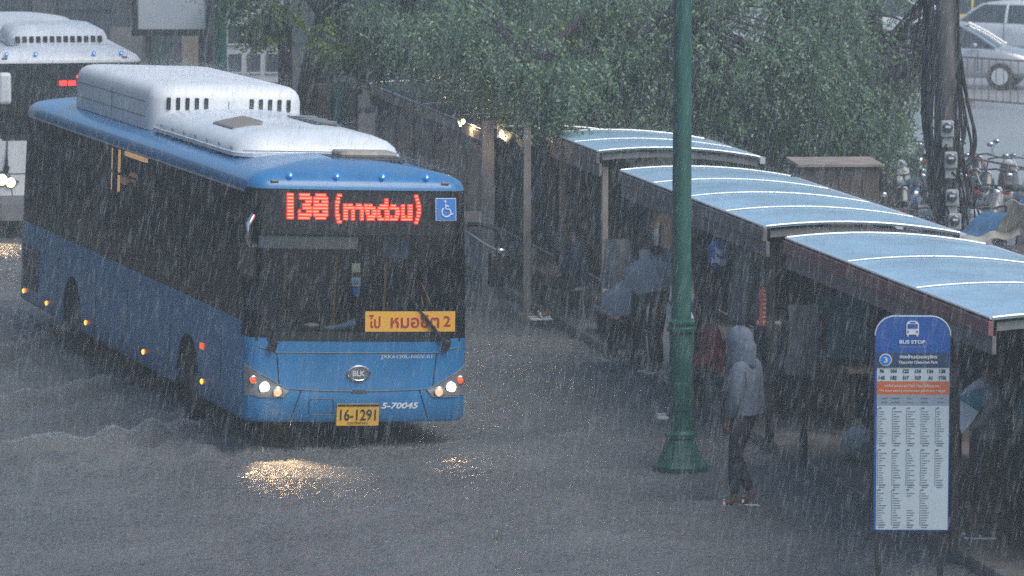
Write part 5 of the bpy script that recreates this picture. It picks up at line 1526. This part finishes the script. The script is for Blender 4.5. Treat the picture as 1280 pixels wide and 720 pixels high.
def tree(name, label, base, trunk, limbs, blobs, m, seed, leaf=.075, wleaf=.017, droop=(.5, 1.35), extra=None):
    t = thing(name, label, 'tree', base, 0, 'trees over the shelters')
    rs = np.random.RandomState(seed)
    MB().tube(trunk[0], trunk[1], 12).build('trunk', M['bark'], t, smooth=True)
    br = MB()
    for pth, rad in limbs: br.tube(pth, rad, 8)
    P = crown_points(rs, blobs)
    # thin twigs running to a share of the sprigs
    tips = np.array([l_[0][-1] for l_ in limbs])
    for i in rs.choice(len(P), min(160, len(P)), replace=False):
        q = tips[np.argmin(((tips - P[i]) ** 2).sum(1))]
        a, b = Vector(q), Vector(P[i])
        if (a - b).length < 3.2:
            mid = a.lerp(b, .5) + Vector((0, 0, .15)); br.tube([a, mid, b], [.03, .018, .008], 5)
    br.build('limbs', M['bark'], t, smooth=True)
    n = len(P)
    V, F = sprigs(rs, P, rs.uniform(.28, .6, n), rs.uniform(droop[0], droop[1], n), leaf, wleaf)
    np_mesh('crown', V, F, m, parent=t)
    if extra:
        P2 = crown_points(rs, extra[1])
        V, F = sprigs(rs, P2, rs.uniform(.3, .55, len(P2)), rs.uniform(.2, .8, len(P2)), leaf * 1.25, wleaf * 1.25)
        np_mesh('young_shoots', V, F, extra[0], parent=t)
    return t

# leaning tree whose trunk shows behind the bus
bx_, by_ = -3.15, 68.0
tree('broad_tree', 'broad tree with a thick dark leaning trunk rising behind the bus roof', (bx_, by_, -.1),
     ([(-.10, 0, -.2), (-.10, 0, 1.2), (-.04, 0, 2.4), (.22, -.1, 3.3), (.55, -.4, 4.6)], [.36, .30, .27, .30, .24]),
     [([(.3, -.2, 3.5), (-.6, -.6, 4.6), (-1.8, -1.2, 5.4)], [.16, .11, .05]), ([(.5, -.4, 4.4), (1.6, -1.6, 5.2), (3.0, -3.0, 5.4)], [.18, .12, .05]), ([(.5, -.4, 4.5), (.6, .6, 6.0), (.2, 1.4, 7.2)], [.17, .11, .05]), ([(.4, -.3, 4.0), (1.0, -2.4, 4.4), (1.4, -4.2, 4.2)], [.12, .08, .04])],
     [(.4, -.6, 5.8, 3.4, 3.0, 1.5, 1300), (2.9, -4.0, 4.35, 1.5, 2.0, 1.1, 1500), (-.9, -1.5, 4.5, 1.0, 1.2, .9, 420), (1.7, -3.2, 3.7, .8, 1.2, .7, 460), (2.2, -6.0, 4.0, 1.3, 1.6, .4, 700), (3.6, -7.4, 3.95, 1.2, 1.5, .4, 700)],
     M['leaf'], 4, droop=(.3, .9), extra=(M['leafyellow'], [(-.85, -1.6, 3.75, .6, .6, .5, 300), (.9, -4.4, 3.4, .65, .5, .5, 380), (1.45, -4.9, 3.3, .5, .5, .4, 120), (.45, -4.2, 3.5, .3, .4, .4, 70)]))
tag(MB().lathe([(.13, -.2), (.115, 2), (.11, 3.62), (.04, 3.68)], (0, 0, 0), 10).build('post', M['bark'], None, smooth=True, loc=(-3.55, 66.3, 0)), 'dark wooden post with cut top in front of the leaning trunk', 'post')
# big tree whose branches hang over the shelters
tree('weeping_tree', 'large grey-green tree with fine drooping leaves behind the blue roofs', (2.9, 62.0, -.1),
     ([(0, 0, -.2), (.05, 0, 1.4), (-.1, -.1, 3.0), (-.1, -.2, 4.6)], [.40, .32, .28, .22]),
     [([(-.1, -.1, 3.2), (-1.6, -1.2, 4.6), (-3.2, -2.0, 5.0)], [.18, .12, .05]), ([(-.1, -.2, 3.8), (1.4, -.8, 4.8), (3.0, -1.4, 5.0)], [.18, .12, .05]), ([(-.1, -.2, 4.4), (.1, .8, 6.0), (.2, 1.4, 7.2)], [.18, .12, .05]), ([(-.1, -.2, 3.4), (-.5, -2.0, 4.2), (-.8, -3.2, 4.0)], [.14, .09, .04]), ([(-.1, -.2, 3.6), (-1.6, -2.6, 4.2), (-2.7, -4.9, 3.5)], [.13, .08, .03]), ([(-.1, -.1, 3.0), (1.8, -1.6, 3.8), (3.4, -2.4, 3.6)], [.12, .08, .04])],
     [(-.2, .2, 5.6, 4.6, 2.6, 1.7, 1500), (-2.45, -5.1, 3.4, .75, .8, .45, 560), (-2.3, -5.5, 3.05, .4, .4, .3, 130), (-3.4, -4.3, 3.95, 1.0, .9, .5, 560), (-2.4, -2.6, 3.75, 2.0, 1.2, 1.0, 1700), (-.2, -3.0, 3.35, 1.7, 1.1, 1.05, 1700), (1.4, -2.6, 3.1, 1.4, 1.2, 1.15, 1500), (-1.4, -3.0, 3.05, 1.5, .9, .6, 800), (.4, -2.2, 2.5, 1.5, 1.0, .7, 900), (1.9, -1.8, 2.7, .9, .9, .8, 500)],
     M['leaf'], 9, extra=(M['leafyellow'], [(-2.0, -3.2, 4.1, .5, .4, .4, 60)]))
tree('weeping_tree', 'smaller drooping tree with sparse thin branch tips left of the utility pole', (5.6, 63.6, -.1),
     ([(0, 0, -.2), (0, 0, 1.4), (-.1, 0, 2.8), (-.2, 0, 4.0)], [.24, .2, .16, .12]),
     [([(-.1, 0, 2.9), (-.9, -.8, 4.2), (-1.4, -1.2, 4.6)], [.10, .07, .03]), ([(-.1, 0, 3.2), (.5, -.9, 4.1), (.9, -1.5, 4.0)], [.10, .07, .03]), ([(-.2, 0, 3.8), (-.2, .6, 5.2), (-.3, .8, 6.2)], [.10, .07, .03])],
     [(-.5, -.2, 4.8, 1.6, 1.4, 1.0, 520), (-1.2, -1.0, 3.1, .95, .8, .9, 480), (.0, -1.0, 2.9, .6, .7, .6, 150), (.35, -1.2, 2.5, .45, .5, .7, 170), (-.5, -1.0, 2.4, .8, .6, .6, 260)],
     M['leaf'], 15, droop=(.7, 1.6))
# teal cloth and posts under the trees
for px, py, Y, lb in ((405, 150, 66.5, 'brown stall post behind the bus roof, left of the teal cloth'), (441, 165, 65.4, 'brown stall post behind the bus roof, right of the teal cloth')):
    p = at(px, py, Y)
    tag(MB().box((0, 0, 1.25), (.16, .16, 2.5)).box((0, 0, 2.45), (.3, .2, .08)).build('stall_post', M['wood'], None, bevel=.01, loc=(p.x, p.y, 0)), lb, 'post', 'stall posts behind the bus')
p = at(423, 150, 66.8)
tag(MB().sheet(lambda u, v: (-.2 + .4 * u, .04 * math.sin(u * 12), 2.5 - 1.3 * v), 12, 6, (0, .01, 0)).build('hanging_cloth', mat('teal_hanging', (.03, .12, .12), .8, var=.2), None, smooth=True, loc=(p.x, p.y, 0)), 'teal cloth hanging between the stall posts behind the bus', 'cloth')
wl2 = thing('market_wall', 'dark board wall of the market behind the far shelters and trees', 'wall', (1.2, 70.5, 0), R(-4))
o = MB().box((0, 0, 1.1), (7.0, .08, 2.2))
for k in range(24): o.box((-3.4 + k * .295, -.05, 1.1), (.04, .03, 2.2))
o.build('boards', M['wall'], wl2)
MB().box((0, -.02, 2.24), (7.1, .16, .08)).build('cap', M['wall'], wl2)

# ------------------------------------------------------------------ rain and splashes
def spindles(P, D, L, Rr):
    """thin drops drawn out along their fall: two tips and a three-sided waist"""
    n = len(P)
    D = D / np.linalg.norm(D, axis=1)[:, None]
    a = np.cross(D, np.array([0, 1.0, 0])); a /= np.linalg.norm(a, axis=1)[:, None] + 1e-9
    b = np.cross(D, a)
    V = np.zeros((n, 5, 3))
    V[:, 0] = P + D * L[:, None] / 2; V[:, 4] = P - D * L[:, None] / 2
    for k in range(3):
        c, s = math.cos(k * 2.094), math.sin(k * 2.094)
        V[:, 1 + k] = P - D * (L * .12)[:, None] + (a * c + b * s) * Rr[:, None]
    f = np.array([[0, 1, 2], [0, 2, 3], [0, 3, 1], [4, 2, 1], [4, 3, 2], [4, 1, 3]])
    F = (f[None] + (np.arange(n) * 5)[:, None, None]).reshape(-1, 3)
    return V.reshape(-1, 3), F
rm = bpy.data.materials.new('rain_drop'); rm.use_nodes = True
n_, l_ = rm.node_tree.nodes, rm.node_tree.links
b_ = n_['Principled BSDF']; b_.inputs['Base Color'].default_value = (.69, .74, .75, 1); b_.inputs['Roughness'].default_value = .25
tr_ = n_.new('ShaderNodeBsdfTranslucent'); tr_.inputs[0].default_value = (.74, .76, .79, 1)
tp_ = n_.new('ShaderNodeBsdfTransparent')
m1_ = n_.new('ShaderNodeMixShader'); m1_.inputs[0].default_value = .5
m2_ = n_.new('ShaderNodeMixShader'); m2_.inputs[0].default_value = RAIN_CLEAR = .5
l_.new(b_.outputs[0], m1_.inputs[1]); l_.new(tr_.outputs[0], m1_.inputs[2])
l_.new(m1_.outputs[0], m2_.inputs[1]); l_.new(tp_.outputs[0], m2_.inputs[2]); l_.new(m2_.outputs[0], n_['Material Output'].inputs[0])

rs = np.random.RandomState(12)
NR = 125000
Y0, Y1 = 16.0, 72.0
Y = (Y0 ** 3 + (Y1 ** 3 - Y0 ** 3) * rs.uniform(0, 1, NR)) ** (1 / 3)
X = rs.uniform(-1, 1, NR) * (.5 * 1280 / FPX * Y * 1.3 + .5)
zc = CAMH - Y * math.tan(PITCH); hf = .5 * 720 / FPX * Y
Z = zc + rs.uniform(-1.3, 1.35, NR) * hf
P = np.stack([X, Y, Z], 1)
D = np.stack([.16 + rs.normal(0, .06, NR), rs.normal(0, .03, NR), np.ones(NR)], 1)
L = rs.uniform(.06, .17, NR); RR = rs.uniform(.0006, .0015, NR)
# not inside the bus, not under the shelter roofs
q = P - np.array([-1.667, 44.963, 0])
bxl = q[:, 0] * math.cos(YAW) + q[:, 1] * math.sin(YAW); byl = -q[:, 0] * math.sin(YAW) + q[:, 1] * math.cos(YAW)
inbus = (np.abs(bxl) < 1.35) & (byl > -.05) & (byl < 12.1) & (Z < 3.6)
ks = (P - np.array([S0.x, S0.y, 0])) @ np.array([SD.x, SD.y, 0]); kt = (P - np.array([S0.x, S0.y, 0])) @ np.array([SP.x, SP.y, 0])
insh = (kt > .1) & (kt < 2.2) & (ks > 0) & (ks < 31) & (Z < 2.45)
ok = (Z > .05) & (Z < 9) & ~inbus & ~insh
V, F = spindles(P[ok], D[ok], L[ok], RR[ok])
tag(np_mesh('rain', V, F, rm), 'heavy rain falling in slanting streaks', kind='stuff')

# splash crowns on the water and drops bouncing off the roofs
def splash(name, label, P, up, spread, h0, h1, r0, r1):
    n = len(P)
    D = np.concatenate([rs.normal(0, spread, (n, 2)), np.ones((n, 1))], 1)
    L = rs.uniform(h0, h1, n)
    Q = P + np.array([0, 0, 1.0]) * (L * .4 + up)[:, None]
    V, F = spindles(Q, D, L, rs.uniform(r0, r1, n))
    tag(np_mesh(name, V, F, rm), label, kind='stuff')
n = 90000
Y = (33.0 ** 2 + (70.0 ** 2 - 33.0 ** 2) * rs.uniform(0, 1, n)) ** .5
X = rs.uniform(-1, 1, n) * (.5 * 1280 / FPX * Y * 1.15)
kt = (np.stack([X, Y], 1) - np.array([S0.x, S0.y])) @ np.array([SP.x, SP.y])
o_ = kt < .2
P = np.stack([X, Y, water_height(X, Y)], 1)[o_]
splash('rain_splash', 'rain splashes pocking the flooded road', P, 0.0, .35, .008, .030, .0012, .0034)
# foam where the wheels push the water
pts = []
for (w_, h_, wd), cnt in zip(WAKES, (3600, 1700, 1000, 300, 160)):
    u = rs.uniform(0, len(w_) - 1.001, cnt); k = u.astype(int); f = (u - k)[:, None]
    a = np.array(w_)
    p = a[k] * (1 - f) + a[k + 1] * f + rs.normal(0, wd * .9, (cnt, 2)) * rs.uniform(.2, 1.3, (cnt, 1))
    pts.append(p)
for wy, cnt in ((2.0, 500), (3.1, 500), (8.2, 350)):
    c = np.array([-1.667 - 1.3 * math.cos(YAW) - wy * math.sin(YAW), 44.963 - 1.3 * math.sin(YAW) + wy * math.cos(YAW)])
    pts.append(c + rs.normal(0, .22, (cnt, 2)))
for n_f, xa, xb, ya, yb in ((420, -1.2, 1.2, -.12, .25), (700, -1.32, -1.12, .2, 11.8)):
    lx, ly = rs.uniform(xa, xb, n_f), rs.uniform(ya, yb, n_f)
    pts.append(np.stack([-1.667 + lx * math.cos(YAW) - ly * math.sin(YAW), 44.963 + lx * math.sin(YAW) + ly * math.cos(YAW)], 1))
c = np.array([2.12, 41.30]); pts.append(c + rs.normal(0, .06, (60, 2)))
pts = np.concatenate(pts, 0)
P = np.stack([pts[:, 0], pts[:, 1], water_height(pts[:, 0], pts[:, 1])], 1)
splash('foam', 'white foam and splashes along the bus wake', P, 0.0, .6, .012, .045, .002, .0065)
# spray over roofs
pts = []
n = 16000
bx_ = rs.uniform(-1.15, 1.15, n); by_ = rs.uniform(.2, 11.8, n)
bz_ = np.where((np.abs(bx_) < .93) & (by_ > 5.9) & (by_ < 10.4), 3.53, np.where((np.abs(bx_) < .9) & (by_ > 1.8) & (by_ < 6.0), 3.28 - .25 * (np.abs(bx_) / .9) ** 3, 3.04 - .12 * (np.abs(bx_) / 1.2) ** 3))
bz_ = bz_ + rs.exponential(.045, n)
xl_ = bx_ * math.cos(LEAN) + bz_ * math.sin(LEAN); zl_ = bz_ * math.cos(LEAN) - bx_ * math.sin(LEAN)
pts.append(np.stack([-1.667 + xl_ * math.cos(YAW) - by_ * math.sin(YAW), 44.963 + xl_ * math.sin(YAW) + by_ * math.cos(YAW), zl_], 1))
for s0, ln, t0, n in ((0, 6.9, 0, 9000), (8.05, 6.95, .08, 9000), (17.8, 3.0, .42, 4000), (21.7, 9.5, -.35, 2500)):
    s = rs.uniform(0, ln, n); t_ = rs.uniform(0, SHW, n)
    z = 2.46 + .31 * (t_ / SHW) * (1 - t_ / SHW) - .11 * t_ / SHW + .01 + rs.exponential(.04, n)
    pts.append(np.stack([S0.x + SD.x * (s0 + s) + SP.x * (t0 + t_), S0.y + SD.y * (s0 + s) + SP.y * (t0 + t_), z], 1))
P = np.concatenate(pts, 0)
splash('roof_spray', 'fine spray of rain bouncing off the bus and shelter roofs', P, 0.0, .6, .008, .022, .0012, .0030)
